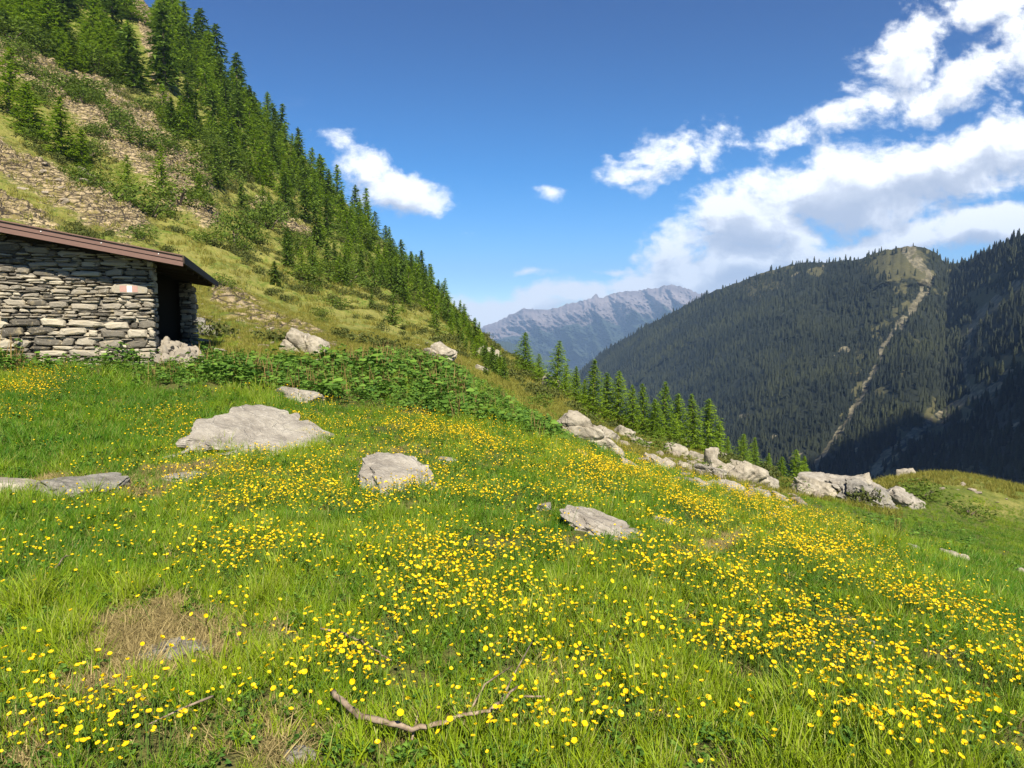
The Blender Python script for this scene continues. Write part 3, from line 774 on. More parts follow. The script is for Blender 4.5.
rock(727, 478, 34, 14, 'broad cream boulder right of the upright stone', mat=W_, name='boulder', tilt=(0, .3))
rock(747, 484, 42, 17, 'wide pale boulder at the middle of the chain of rocks', mat=W_, name='boulder', tilt=(0, .3))
rock(766, 488, 22, 13, 'dark-gapped pale boulder at the right end of the chain of rocks', mat=S_, name='boulder')
rock(725, 492, 34, 12, 'cluster-like knobbly rock below the chain of rocks', mat=S_, name='boulder')
rock(760, 498, 26, 9, 'low pale rock between the chain of rocks and the big rock pile', mat=S_, name='boulder')
rock(770, 520, 10, 6, 'yellowish small stone on the grass above the flower band', mat=W_, name='boulder')
for px, py, w, h, lab in ((640, 448, 20, 8, 'pale stone on grass midway between the cleft boulder and the larch row'), (667, 468, 20, 9, 'pale stone touching the right of the cracked slab'), (684, 470, 16, 6, 'flat stone between the cracked slab and the upright stone'),
        (738, 470, 20, 9, 'pale stone at the back of the chain of rocks under small larches'), (752, 474, 22, 8, 'flat topped stone behind the wide pale boulder'), (742, 496, 20, 8, 'grey stone in front of the wide pale boulder'), (779, 500, 18, 6, 'thin pale stone just left of the lowest boulder of the big pile'),
        (612, 455, 22, 7, 'low pale stone under the right foot of the large cleft boulder'), (700, 488, 22, 7, 'low pale stone in front of the upright stone'), (718, 460, 16, 8, 'pale stone behind the upright stone'), (690, 447, 18, 6, 'small pale slab at the foot of the dark larch'), (785, 511, 16, 7, 'squat yellowish stone below the chain of rocks')):
    rock(px, py, w, h, lab, mat=W_, name='boulder', tilt=(0, .25))
# the big pile
pile = 'rocks of the big pile beside the knoll'
rock(825, 486, 62, 16, 'long pale boulder along the back left of the big rock pile', group=pile, mat=S_, name='boulder', Y=27)
rock(838, 480, 40, 15, 'peaked boulder at the top of the big rock pile', group=pile, mat=W_, name='boulder', Y=29, sink=.2)
rock(862, 486, 26, 17, 'rounded boulder at the top right of the big rock pile', group=pile, mat=W_, name='boulder', Y=28)
rock(845, 492, 60, 16, 'broad grey boulder in the centre of the big rock pile', group=pile, mat=S_, name='boulder', Y=25.5)
rock(818, 500, 48, 17, 'wedge-shaped pale boulder at the front of the big rock pile', group=pile, mat=W_, name='boulder', Y=23, tilt=(0, .25))
rock(803, 508, 40, 14, 'lowest pale boulder at the front left of the big rock pile', group=pile, mat=W_, name='boulder', Y=21.5, tilt=(0, .2))
rock(862, 513, 62, 19, 'craggy layered grey slab at the front right of the big rock pile', group=pile, mat=G_, name='boulder', Y=22.5, rough=1.1)
rock(880, 498, 26, 10, 'slanting pale slab leaning on the right side of the big rock pile', group=pile, mat=S_, name='boulder', Y=25, tilt=(0, .5))
rock(900, 510, 40, 13, 'dark-faced slab with a pale top edge right of the big rock pile', mat=S_, name='boulder', Y=23.5, tilt=(.2, .3))
rock(908, 480, 18, 9, 'white boulder on top of the grassy knoll', mat=W_, name='boulder', Y=33)
rock(955, 561, 28, 10, 'tan rock lying in the green hollow at right', mat=W_, name='boulder', tilt=(0, .15))
rock(912, 553, 22, 8, 'low rock in grass left of the tan rock in the hollow', mat=S_, name='boulder')
rock(852, 538, 14, 5, 'small flat rock in grass below the craggy layered slab', mat=S_, name='boulder')
rock(1020, 578, 12, 10, 'pale stone at the right edge of the photo', mat=W_, name='boulder')
# small stones strewn on the slope
def small_stones():
    lib = [rock_mesh(900 + i, .5, .42, .24, sub=3) for i in range(8)]
    for m in lib: m.materials.append(M_SCREE)
    r = random.Random(4); n = 0
    zones = [(700, 472, 75, 15, 100, 'loose pale stone strewn between the rocks of the stony slope', 'loose stones of the stony slope'),
             (252, 338, 52, 16, 60, 'pale scree stone lying on the slope right of the hut', 'scree stones right of the hut'),
             (75, 200, 55, 28, 55, 'scree stone on the steep hillside above the hut roof', 'scree stones above the hut'),
             (970, 492, 50, 8, 12, 'small pale stone in the dry grass of the knoll', 'small stones on the knoll'),
             (430, 350, 60, 12, 18, 'small pale stone on the open slope below the conifers', 'small stones on the open slope')]
    for cx, cy, sx, sy, k, lab, grp in zones:
        for i in range(k):
            dx = r.gauss(0, .6); px, py = cx + dx * sx, cy + r.gauss(0, .55) * sy + dx * sx * (.32 if cx < 400 or cx == 700 else .12)
            x, y, z = ground_at(px, py)
            if in_hut(x, y, .6) or y > 140: continue
            o = link('loose_stone', r.choice(lib)); s = y / F * (r.choice((4, 5, 6, 7, 9, 12)) if cx == 700 else r.choice((2, 3, 4, 5, 7))) * (1.0 if cy > 250 else 1.2)
            o.location = (x, y, z + (.16 * s + .05 if cx == 700 else .06 * s)); o.scale = (s * r.uniform(.8, 1.5), s, s * r.uniform(.7, 1.3)); o.rotation_euler = (r.uniform(-.3, .3), r.uniform(-.3, .4), r.uniform(0, 6.28))
            tag(o, lab, 'stone', grp)
small_stones()

# ------------------------------------------------------------------ grass placement
def sample_ground(n, y0, y1, u0=-.86, u1=.86, power=1.0):
    Y = (y0 ** (power + 1) + RNG.random(n) * (y1 ** (power + 1) - y0 ** (power + 1))) ** (1 / (power + 1)); u = RNG.uniform(u0, u1, n); X = u * Y
    z, px, py, rk, hill = H(X, Y, True); return X, Y, z, px, py, rk
def rock_clear(X, Y, pad=1.0):
    ok = np.ones(len(X), bool)
    for x, y, a, b in ROCKS: ok &= (((X - x) / (a * pad)) ** 2 + ((Y - y) / (b * pad)) ** 2) > 1
    return ok
def build_grass():
    protos = [proto('tuft', blade_mesh('tuft', 38, .05, .12, .0050, .065, 1, .9), M_GRASS), proto('tuft', blade_mesh('tuft', 34, .06, .15, .0055, .06, 2, .8), M_GRASS),
              proto('tuft', blade_mesh('tuft', 26, .09, .20, .0050, .04, 3, .7), M_GRASS), proto('tuft', blade_mesh('tuft', 46, .03, .08, .0050, .08, 4, 1.0), M_GRASS),
              proto('herb', herb_mesh('herb', 14, .026, .07, 5), M_DOCK), proto('herb', herb_mesh('herb', 18, .020, .05, 6), M_DOCK)]
    P, R, S, T, K = [], [], [], [], []
    for n, y0, y1, lo, hi in ((14000, 1.3, 5.5, .62, 1.0), (17000, 5.5, 11, .75, 1.25), (24000, 11, 26, .8, 1.6)):
        X, Y, z, px, py, rk = sample_ground(n, y0, y1)
        bare = np.clip(bare_mask(px, py), 0, 1); nz = fbm(X * .8, Y * .8, 3); nz2 = fbm(X * .25 + 8, Y * .25, 3); nz3 = fbm(X * 2.5, Y * 2.5, 2)
        keep = rock_clear(X, Y) & (RNG.random(n) > bare * 1.25) & ((nz3 + .5 * nz) > -.42 + .25 * (RNG.random(n) - .5)) & ~in_hut(X, Y, .0) & (RNG.random(n) > rk)
        keep &= ~((Y > 17) & (px < 700) & (RNG.random(n) < .6))
        dock = in_poly(px, py, DOCK); keep &= ~(dock & (RNG.random(n) < .5))
        lush = np.zeros(n)
        lush = np.maximum(lush, np.exp(-(((px - 90) / 150) ** 2 + ((py - 425) / 50) ** 2))); lush = np.maximum(lush, np.exp(-(((px - 50) / 110) ** 2 + ((py - 560) / 45) ** 2)))
        lush = np.maximum(lush, .9 * np.exp(-(((px - 540) / 70) ** 2 + ((py - 420) / 22) ** 2))); lush = np.maximum(lush, sstep(850, 960, px) * sstep(505, 530, py) * (1 - sstep(620, 680, py)))
        tint = np.clip(.44 + .8 * nz + .8 * nz2 + .35 * nz3 - .25 * lush + .6 * bare, 0, 1)
        pk = np.where(RNG.random(n) < .28 + .5 * lush, 2, RNG.choice([0, 1, 3], n))
        herb = (nz3 + .6 * nz > .18) & (RNG.random(n) < .8) & (lush < .4); pk = np.where(herb, RNG.choice([4, 5], n), pk)
        sc = RNG.uniform(lo, hi, n) * (1 + .4 * lush) * (1 + .6 * nz + .4 * nz3) * np.where((Y > 13) & (px > 520), .6, 1.0)
        rot = np.zeros((n, 3)); rot[:, 0] = RNG.uniform(-.2, .2, n); rot[:, 1] = RNG.uniform(-.2, .2, n); rot[:, 2] = RNG.uniform(0, 6.28, n)
        P.append(np.stack([X, Y, z], -1)[keep]); R.append(rot[keep]); S.append(sc[keep]); T.append(tint[keep]); K.append(pk[keep])
    scatter('meadow_grass', np.concatenate(P), np.concatenate(R), np.concatenate(S), protos, np.concatenate(T), np.concatenate(K))
    # dock and other broad leaves
    dk = [proto('dock_plant', herb_mesh('dock_plant', nl, sz, ht, 20 + i, 2), M_DOCK) for i, (nl, sz, ht) in enumerate(((18, .048, .26), (18, .052, .22), (10, .085, .32), (24, .036, .36)))]
    dk.append(proto('dock_stalk', blade_mesh('dock_stalk', 7, .30, .55, .016, .08, 77, .3, 2), M_STALK))
    X, Y, z, px, py, rk = sample_ground(70000, 9.5, 30)
    ok = (in_poly(px, py, DOCK) | (in_poly(px, py, HOLLOW) & (RNG.random(len(X)) < .10))) & rock_clear(X, Y, .9) & ~in_hut(X, Y, .05) & ~in_poly(px, py, [(148, 325), (222, 325), (222, 357), (160, 362)])
    ok &= ~((fbm(X * 1.1 + 3, Y * 1.1, 3) < -.22) & (RNG.random(len(X)) < .8)) ; idx = np.nonzero(ok)[0][:8000]; n = len(idx); print('dock', n)
    rot = np.zeros((n, 3)); rot[:, 2] = RNG.uniform(0, 6.28, n)
    hn = fbm(X[idx] * .7, Y[idx] * .7, 3)
    sc = RNG.uniform(.45, 1.35, n) * np.clip(1 + 1.0 * hn, .35, 1.8); sc = np.where(Y[idx] > 18, sc * .8, sc) * np.where(px[idx] < 280, .85, np.where(px[idx] > 470, .6, 1.0))
    scatter('dock_leaves', np.stack([X, Y, z], -1)[idx], rot, sc, dk, None, RNG.choice([0, 1, 2, 3, 4], n, p=[.3, .3, .16, .18, .06]))
    # straw and thatch on the bare patches
    dd = [proto('dead_tuft', blade_mesh('dead_tuft', 30, .02, .07, .004, .06, 50 + i, 2.2), M_STRAW) for i in range(3)]
    X, Y, z, px, py, rk = sample_ground(60000, 1.4, 9); bm_ = bare_mask(px, py)
    ok = (RNG.random(len(X)) < bm_ * .9 + .02) & rock_clear(X, Y, .85)
    P_ = np.stack([X, Y, z], -1)[ok]; n = len(P_); rot = np.zeros((n, 3)); rot[:, 2] = RNG.uniform(0, 6.28, n); print('straw', n)
    scatter('dead_grass', P_, rot, RNG.uniform(.6, 1.5, n), dd)
    # coarse dry grass of the slope and hill
    tf = [proto('dry_tuft', blade_mesh('dry_tuft', 26, .12, .34, .022, .20, 30 + i, 1.0, 2), M_DRYTUFT) for i in range(3)]
    Ps, Ss = [], []
    for n, y0, y1, lo, hi in ((26000, 17, 50, .4, 1.0), (16000, 50, 160, 1.2, 2.6)):
        X, Y, z, px, py, rk = sample_ground(n, y0, y1, -.86, .86); ok = ((px < 900) | (Y > 27)) & ~in_hut(X, Y, .3) & (RNG.random(n) > rk * .5) & ~in_poly(px, py, DOCK) & (fbm(X * .15, Y * .15, 3) > -.25)
        Ps.append(np.stack([X, Y, z], -1)[ok]); Ss.append(RNG.uniform(lo, hi, n)[ok])
    P = np.concatenate(Ps); n = len(P); rot = np.zeros((n, 3)); rot[:, 2] = RNG.uniform(0, 6.28, n)
    scatter('hillside_grass', P, rot, np.concatenate(Ss), tf)
    # low heath: dark cushions spread over the slope
    hm = [proto('heath_cushion', leaf_blob('heath_cushion', 240, .6, .5, .28, .09, 40 + i), M_HEATH) for i in range(3)]
    X, Y, z, px, py, rk = sample_ground(5200, 22, 150, -.7, .8)
    ok = (fbm(X * .09, Y * .16, 3) > .12) & ~in_hut(X, Y, 1.5) & (rk < .5) & ((px < 560) | (RNG.random(len(px)) < .25)) & (px < 1100)
    X, Y, z = X[ok], Y[ok], z[ok]; n = len(X); rot = np.zeros((n, 3)); rot[:, 2] = RNG.uniform(0, 6.28, n)
    scatter('low_heath', np.stack([X, Y, z], -1), rot, RNG.uniform(.5, 1.3, n) * (1 + Y / 90), hm)
def leaf_blob(name, n, rx, ry, rz, s, seed):
    """irregular mound made of many small leaf faces"""
    r = np.random.default_rng(seed); V_ = []; Fq = []; hue = []
    cs = [(r.uniform(-.5, .5), r.uniform(-.5, .5), r.uniform(.1, .7), r.uniform(.4, .75)) for _ in range(7)]
    for i in range(n):
        cx, cy, cz, cr = cs[r.integers(0, 7)]; d = r.normal(size=3); d /= np.linalg.norm(d); q = cr * r.uniform(.6, 1.05)
        p = np.array([cx + d[0] * q, cy + d[1] * q, max(cz + d[2] * q * .7, 0.0)]) * (rx, ry, rz * 1.3)
        a = r.normal(size=3); b = r.normal(size=3); a *= s / np.linalg.norm(a); b *= s / np.linalg.norm(b); k = len(V_)
        V_ += [p, p + a, p + b]; Fq.append((k, k + 1, k + 2)); hv = r.random(); hue += [hv] * 3
    return mesh_np(name, np.array(V_), np.array(Fq), {'hue': hue}, False)
build_grass()

# ------------------------------------------------------------------ buttercups
def flower_parts(r, h):
    st = MB(); lean = (random.uniform(-.02, .02), random.uniform(-.02, .02))
    st.tube([(0, 0, -.01), (lean[0] * .4, lean[1] * .4, h * .5), (lean[0], lean[1], h)], [.0013, .0011, .0010], 4)
    CUP = random.choice((.5, .8, 1.1, 1.6)); pet = MB(); c = Vector((lean[0], lean[1], h)); q = Matrix.Rotation(random.uniform(-.5, .5), 3, 'X') @ Matrix.Rotation(random.uniform(-.4, .4), 3, 'Y')
    for k in range(5):
        a = 2 * math.pi * k / 5; R = Matrix.Rotation(a, 3, 'Z')
        cup = CUP; pts = [(0, 0, 0), (.35, -.32, .12 * cup), (.85 - .12 * cup, -.44, .34 * cup), (1.05 - .18 * cup, 0, .44 * cup), (.85 - .12 * cup, .44, .34 * cup), (.35, .32, .12 * cup)]
        pet.add([c + q @ (R @ (Vector(p) * r)) for p in pts], [(0, 1, 2, 3), (0, 3, 4, 5)])
    cen = MB(); n = 6
    ring = [c + q @ Vector((.22 * r * math.cos(6.283 * k / n), .22 * r * math.sin(6.283 * k / n), .12 * r)) for k in range(n)]
    cen.add(ring + [c + q @ Vector((0, 0, .3 * r))], [(k, (k + 1) % n, n) for k in range(n)])
    return st.mesh('stem'), pet.mesh('petals'), cen.mesh('flower_centre')
def flower_density(px, py, X, Y):
    def g(cx, cy, a, b, s, t=0):
        c, q = math.cos(math.radians(t)), math.sin(math.radians(t)); dx, dy = px - cx, py - cy
        return s * np.exp(-(((dx * c + dy * q) / a) ** 2 + ((-dx * q + dy * c) / b) ** 2))
    d = np.maximum.reduce([g(25, 400, 50, 22, 3.2), g(175, 428, 42, 16, 1.8), g(300, 420, 50, 14, 1.4), g(440, 438, 110, 22, 3.4, 12), g(640, 500, 150, 21, 3.9, 24), g(870, 590, 150, 26, 3.6, 33), g(1000, 680, 90, 30, 2.8, 40),
        g(330, 500, 190, 55, 2.6), g(250, 560, 110, 45, 2.4), g(520, 580, 190, 70, 2.6), g(740, 650, 230, 80, 2.6, 20), g(430, 665, 180, 65, 3.4), g(120, 745, 140, 36, 2.4), g(30, 700, 60, 30, 1.6), g(20, 580, 40, 30, 1.0), g(270, 690, 80, 50, 1.2), g(640, 740, 170, 50, 2.6), g(900, 750, 130, 36, 1.9), g(270, 640, 90, 50, 1.8)])
    d = d * (.12 + 1.75 * sstep(-.2, .5, fbm(X * 1.1 + 4, Y * 1.1, 3)))
    d = d * (1 - .8 * np.clip(bare_mask(px, py), 0, 1))
    d = d * ~in_poly(px, py, DOCK)
    return d
def build_flowers():
    kinds = [flower_parts(.0104 * random.uniform(.85, 1.15), h) for h in (.10, .12, .14, .16, .18, .20, .13, .15)]
    for st, pe, ce in kinds: st.materials.append(M_STEM); pe.materials.append(M_PETAL); ce.materials.append(M_CENTRE)
    n = 520000
    X, Y, z, px, py, rk = sample_ground(n, 1.5, 15.5, power=.4)
    d = flower_density(px, py, X, Y) * (Y ** .5) * .042
    ok = (RNG.random(n) < d) & rock_clear(X, Y) & ~in_hut(X, Y)
    X, Y, z, px, py = X[ok], Y[ok], z[ok], px[ok], py[ok]
    print('fl', len(X)); order = np.argsort(Y); X, Y, z, px, py = X[order], Y[order], z[order], px[order], py[order]
    vis = (px > 2) & (px < 1022) & (py < 775 )
    near = np.nonzero(vis)[0][:300]; print('flowers', len(X), 'near limit', Y[near[-1]])
    lab = 'yellow buttercup with five glossy petals standing in the grass of the nearest foreground'
    for k in near:
        st, pe, ce = kinds[RNG.integers(0, 8)]
        root = empty('buttercup', (X[k], Y[k], z[k]), RNG.uniform(0, 6.28), RNG.uniform(.65, 1.3)); root.rotation_euler[0] = RNG.normal(0, .22); root.rotation_euler[1] = RNG.normal(0, .22); tag(root, lab, 'flower', 'buttercups of the nearest foreground')
        link('stem', st, None, root); p = link('petals', pe, None, root); link('flower_centre', ce, None, p)
    # the rest as one stand of flowers
    protos = []
    for st, pe, ce in kinds:
        m = MB(); me = bpy.data.meshes.new('buttercup_far')
        import bmesh
        bm = bmesh.new(); 
        for mi, mm in enumerate((st, pe, ce)):
            n0 = len(bm.faces); bm.from_mesh(mm); bm.faces.ensure_lookup_table()
            for f in bm.faces[n0:]: f.material_index = mi
        bm.to_mesh(me); bm.free()
        for mm in (M_STEM, M_PETAL, M_CENTRE): me.materials.append(mm)
        protos.append(bpy.data.objects.new('buttercup_far', me))
    rest = np.setdiff1d(np.arange(len(X)), near); m = len(rest)
    rot = np.zeros((m, 3)); rot[:, 0] = RNG.normal(0, .25, m); rot[:, 1] = RNG.normal(0, .25, m); rot[:, 2] = RNG.uniform(0, 6.28, m)
    o = scatter('buttercup_meadow', np.stack([X, Y, z], -1)[rest], rot, RNG.uniform(.6, 1.25, m), protos)
build_flowers()

# ------------------------------------------------------------------ trees
def conifer(seed, h, wid, nb, lc, dens, larch=False, gap=.08):
    """trunk mesh and crown mesh: whorls of drooping branches set with small needle faces"""
    r = random.Random(seed); tr = MB()
    bend = r.uniform(-.05, .05) * h
    tr.tube([(0, 0, -.4), (bend * .3, 0, h * .3), (bend, 0, h * .65), (bend * 1.2, 0, h * .98)], [h * .022, h * .017, h * .010, h * .002], 6)
    V_ = []; Fq = []; hue = []
    for b in range(nb):
        t = gap + (1 - gap) * (b + r.random()) / nb; z = t * h
        a = b * 2.4 + r.uniform(-.4, .4); L = (1 + .35 * math.sin(a + seed) * math.sin(t * 5 + seed)) * wid * h * ((1 - t) ** (.65 + .1 * (seed % 4)) * (1 if t > .2 else .7 + t * 1.5) + .02) * r.uniform(.65, 1.12)
        droop = r.uniform(-.12, .12) - (.28 if not larch else .10) * (1 - t); dz = droop * L
        bx = bend * t; n = max(3, int(dens * (L / (wid * h)) + 2)); hv = r.random()
        for k in range(n):
            q = (k + .6) / n; wq = L * .22 * (1.1 - q * .7)
            p = Vector((bx + math.cos(a) * L * q, math.sin(a) * L * q, z + dz * q * q + r.uniform(-.02, .02) * h * .5)); s = lc * h * r.uniform(.6, 1.2)
            p += Vector((r.uniform(-wq, wq), r.uniform(-wq, wq), r.uniform(-wq, wq) * .5))
            d = Vector((math.cos(a) + r.uniform(-.7, .7), math.sin(a) + r.uniform(-.7, .7), r.uniform(-.7, .25) if not larch else r.uniform(-.5, .5))).normalized() * s
            e = Vector((-math.sin(a) + r.uniform(-.6, .6), math.cos(a) + r.uniform(-.6, .6), r.uniform(-.6, .6))).normalized() * s * .42
            c = len(V_); V_ += [p - d * .3 - e * .3, p - d * .1 + e, p + d, ]; Fq.append((c, c + 1, c + 2)); w = min(1, max(0, hv * .5 + r.random() * .5)); hue += [w] * 3
    me = mesh_np('crown', np.array([tuple(p) for p in V_]), np.array(Fq), {'hue': hue}, False)
    return tr.mesh('trunk'), me
def bush(seed, n, s=.10):
    r = random.Random(seed); tr = MB()
    for k in range(4):
        a = r.uniform(0, 6.28); tr.tube([(0, 0, -.1), (.15 * math.cos(a), .15 * math.sin(a), .3), (.35 * math.cos(a), .35 * math.sin(a), .6)], [.035, .025, .01], 5)
    return tr.mesh('stems'), leaf_blob('foliage', n, .9, .9, .95, s, seed)
SPR = [conifer(60 + i, 1, w, 110, .070, 15, False, .04) for i, w in enumerate((.25, .29, .20, .33, .27, .23, .36))]
LAR = [conifer(70 + i, 1, w, 125, .058, 19, True, .03) for i, w in enumerate((.30, .36, .25, .32, .40, .28))]
BIG = [conifer(80 + i, 1, w, 210, .036, 36, True, .02) for i, w in enumerate((.31, .35, .29, .33))]
BSH = [bush(90 + i, 700) for i in range(3)]
for t, c in SPR: t.materials.append(M_BARK); c.materials.append(M_SPRUCE)
for t, c in LAR + BIG: t.materials.append(M_BARK); c.materials.append(M_LARCH)
for t, c in BSH: t.materials.append(M_BARK); c.materials.append(M_BUSH)
def plant(kind, px, py, hpx, label, group=None, Y=None, widen=1.0, name=None, cat=None):
    x, y, z = ground_at(px, py)
    if Y: u, e = ray(px, py); x, y = float(u * Y), float(Y); z = float(H(x, y))
    h = hpx * y / F
    lib, nm, c, p1, p2 = {'spruce': (SPR, 'spruce_tree', 'tree', 'trunk', 'crown'), 'larch': (LAR, 'larch_tree', 'tree', 'trunk', 'crown'), 'big': (BIG, 'larch_tree', 'tree', 'trunk', 'crown'), 'bush': (BSH, 'bush', 'bush', 'stems', 'foliage')}[kind]
    t, f = random.choice(lib)
    o = empty(name or nm, (x, y, z - .15), random.uniform(0, 6.28)); o.rotation_euler[0] = random.gauss(0, .04); o.rotation_euler[1] = random.gauss(0, .04); o.scale = (h * widen, h * widen, h); tag(o, label, cat or c, group)
    link(p1, t, None, o); link(p2, f, None, o); return o
def build_trees():
    # larches in a line down the near slope
    L = [(555, 392, 50, 'tall larch standing above the egg-shaped boulder, against the blue mountains', 55), (527, 385, 42, 'larch left of the tallest one at the foot of the hillside', 62),
         (538, 386, 26, 'small larch in the gap between the two tall ones at the slope end', 66), (575, 404, 36, 'bushy larch right of the egg-shaped boulder', 60), (592, 420, 55, 'broad larch directly above the large cleft boulder', 46),
         (605, 415, 44, 'slim larch behind the broad one above the cleft boulder', 56), (617, 420, 50, 'pointed larch second right of the broad one above the cleft boulder', 54), (633, 428, 44, 'larch in the middle of the row behind the stony slope', 52),
         (644, 432, 46, 'narrow larch right of the middle of the row', 56), (655, 437, 38, 'short larch at the right of the main larch row', 50), (664, 440, 54, 'spire-like larch before the gap in the row', 54),
         (676, 444, 46, 'larch at the right edge of the gap above the blocky boulder', 58), (694, 452, 52, 'dark left tree of the last tall pair of larches', 50), (707, 457, 52, 'sunlit tree of the last tall pair of larches', 52),
         (717, 460, 36, 'low larch at the right end of the last tall pair', 55),
         (742, 478, 32, 'small larch whose top shows behind the chain of rocks', 62), (753, 482, 34, 'second larch top showing behind the chain of rocks', 66), (768, 486, 26, 'little larch right of the two tops behind the chain of rocks', 64), (783, 486, 28, 'larch top left of a pair near the big rock pile', 66),
         (795, 487, 36, 'yellow-green larch left of the big rock pile', 60), (804, 488, 34, 'yellow-green larch nearest to the big rock pile', 62), (727, 470, 24, 'tiny larch between the last tall pair and the chain of rocks', 60),
         (565, 396, 30, 'small larch right behind the tallest one', 64), (585, 408, 30, 'low larch between the bushy and broad ones', 58)]
    for px, py, h, lab, Y in L: plant('big', px, py, h * 1.15, lab, Y=Y, widen=1.15)
    plant('spruce', 1008, 490, 30, 'lone conifer standing behind the knoll at right', Y=75)
    # named trees on the hillside
    N = [('bush', 235, 252, 30, 'dark isolated bush on the open grass right of the hut roof', 1.0, 'bush'), ('spruce', 277, 292, 26, 'small lone conifer on open grass lower than the isolated dark bush', 1.4, None), ('bush', 226, 300, 14, 'low bush just above the hut roof corner', 1.2, None),
         ('bush', 270, 236, 24, 'rounded dark bush at the tree line above the open grass', 1.2, None), ('larch', 162, 200, 52, 'dark upright conifer in the middle of the rocky hillside', 1.0, None), ('larch', 126, 192, 34, 'light green tree left of the dark upright conifer', 1.3, None),
         ('bush', 122, 142, 20, 'small bush alone on the bare rock band', 1.2, None), ('larch', 62, 158, 60, 'large leaning light green tree above the scree', 1.4, None), ('larch', 30, 140, 55, 'spreading light green tree left of the large leaning one', 1.5, None), ('larch', 82, 165, 40, 'green tree at the right foot of the large leaning one', 1.3, None),
         ('larch', 8, 120, 60, 'tall light green tree at left edge above the scree', 1.4, None), ('larch', 225, 112, 14, 'bright yellow-green rounded tree among dark conifers near the top', 2.6, None), ('spruce', 135, 92, 60, 'tall dark spruce right beside the rocky chute', 1.2, None),
         ('spruce', 165, 95, 80, 'tallest dark spruce below the skyline', 1.1, None), ('spruce', 190, 128, 50, 'dark spruce right of the tallest one', 1.2, None), ('bush', 150, 222, 26, 'wide green bush at the lower edge of the scree', 1.6, None), ('bush', 180, 214, 22, 'green bush right of the wide one by the scree', 1.6, None),
         ('bush', 115, 206, 22, 'green bush left of the wide one by the scree', 1.6, None), ('larch', 200, 205, 30, 'small green tree between scree bushes and the tree line', 1.3, None), ('bush', 210, 180, 22, 'bush on the rib right of the dark upright conifer', 1.6, None)]
    for kd, px, py, h, lab, w, c in N: plant(kd, px, py, h, lab, widen=w)
    r = random.Random(12)
    sky_lab = 'conifer in the dense belt of trees climbing along the hillside skyline'
    # belt along the skyline
    for i in range(330):
        t = (i + r.random()) / 330; px = 160 + t * 345; sk = 12 + (px - 172) * 1.06 + 14; depth = abs(r.gauss(0, 1)) * (40 * (1 - t) + 6 + 24 * math.exp(-((t - .45) / .22) ** 2))
        py = sk + depth * 1.0
        kind = 'larch' if r.random() < .58 else 'spruce'
        hp = (43 - 19 * t) * r.choice((.4, .6, .75, .85, .95, 1.05, 1.2)) * r.uniform(.9, 1.1)
        u, e = ray(px, py); 
        plant(kind, px, py, hp, sky_lab, 'trees of the hillside skyline belt', widen=1.05)
    lab2 = 'green tree in the thick wood covering the very top left of the hillside'
    for i in range(75):
        px = r.uniform(-10, 175); py = r.uniform(-10, 62) + (18 if px > 60 else 0)
        if 138 < px < 160: continue
        plant('larch' if r.random() < .7 else 'spruce', px, py, r.uniform(28, 48), lab2, 'trees of the top left wood', widen=1.45)
    lab3 = 'green bush scattered over the rocky part of the hillside'
    for i in range(130):
        t = r.random(); px = r.uniform(-10, 360); py = 70 + (px - 60) * .62 + r.gauss(0, 44) + 20
        if py < 12 + (px - 172) * 1.06 + 30: continue
        plant('bush', px, py, r.uniform(6, 16), lab3, 'bushes of the rocky hillside', widen=r.uniform(1.2, 2.4))
    B = [(533, 408, 12, 'dark low bush on the dry slope below the egg-shaped boulder'), (648, 452, 14, 'rounded bush behind the cracked pale slab'), (695, 470, 11, 'low bush left of the upright stone'), (778, 490, 12, 'bush in the gap between the chain of rocks and the big pile'),
         (920, 498, 14, 'dark bush on the left flank of the knoll'), (905, 504, 10, 'lower dark bush beside the dark-faced slab'), (968, 515, 12, 'long dark bush in front of the knoll'), (520, 372, 9, 'small bush under the left larch')]
    for px, py, h, lab in B: plant('bush', px, py, h * 1.25, lab, widen=2.0)
build_trees()

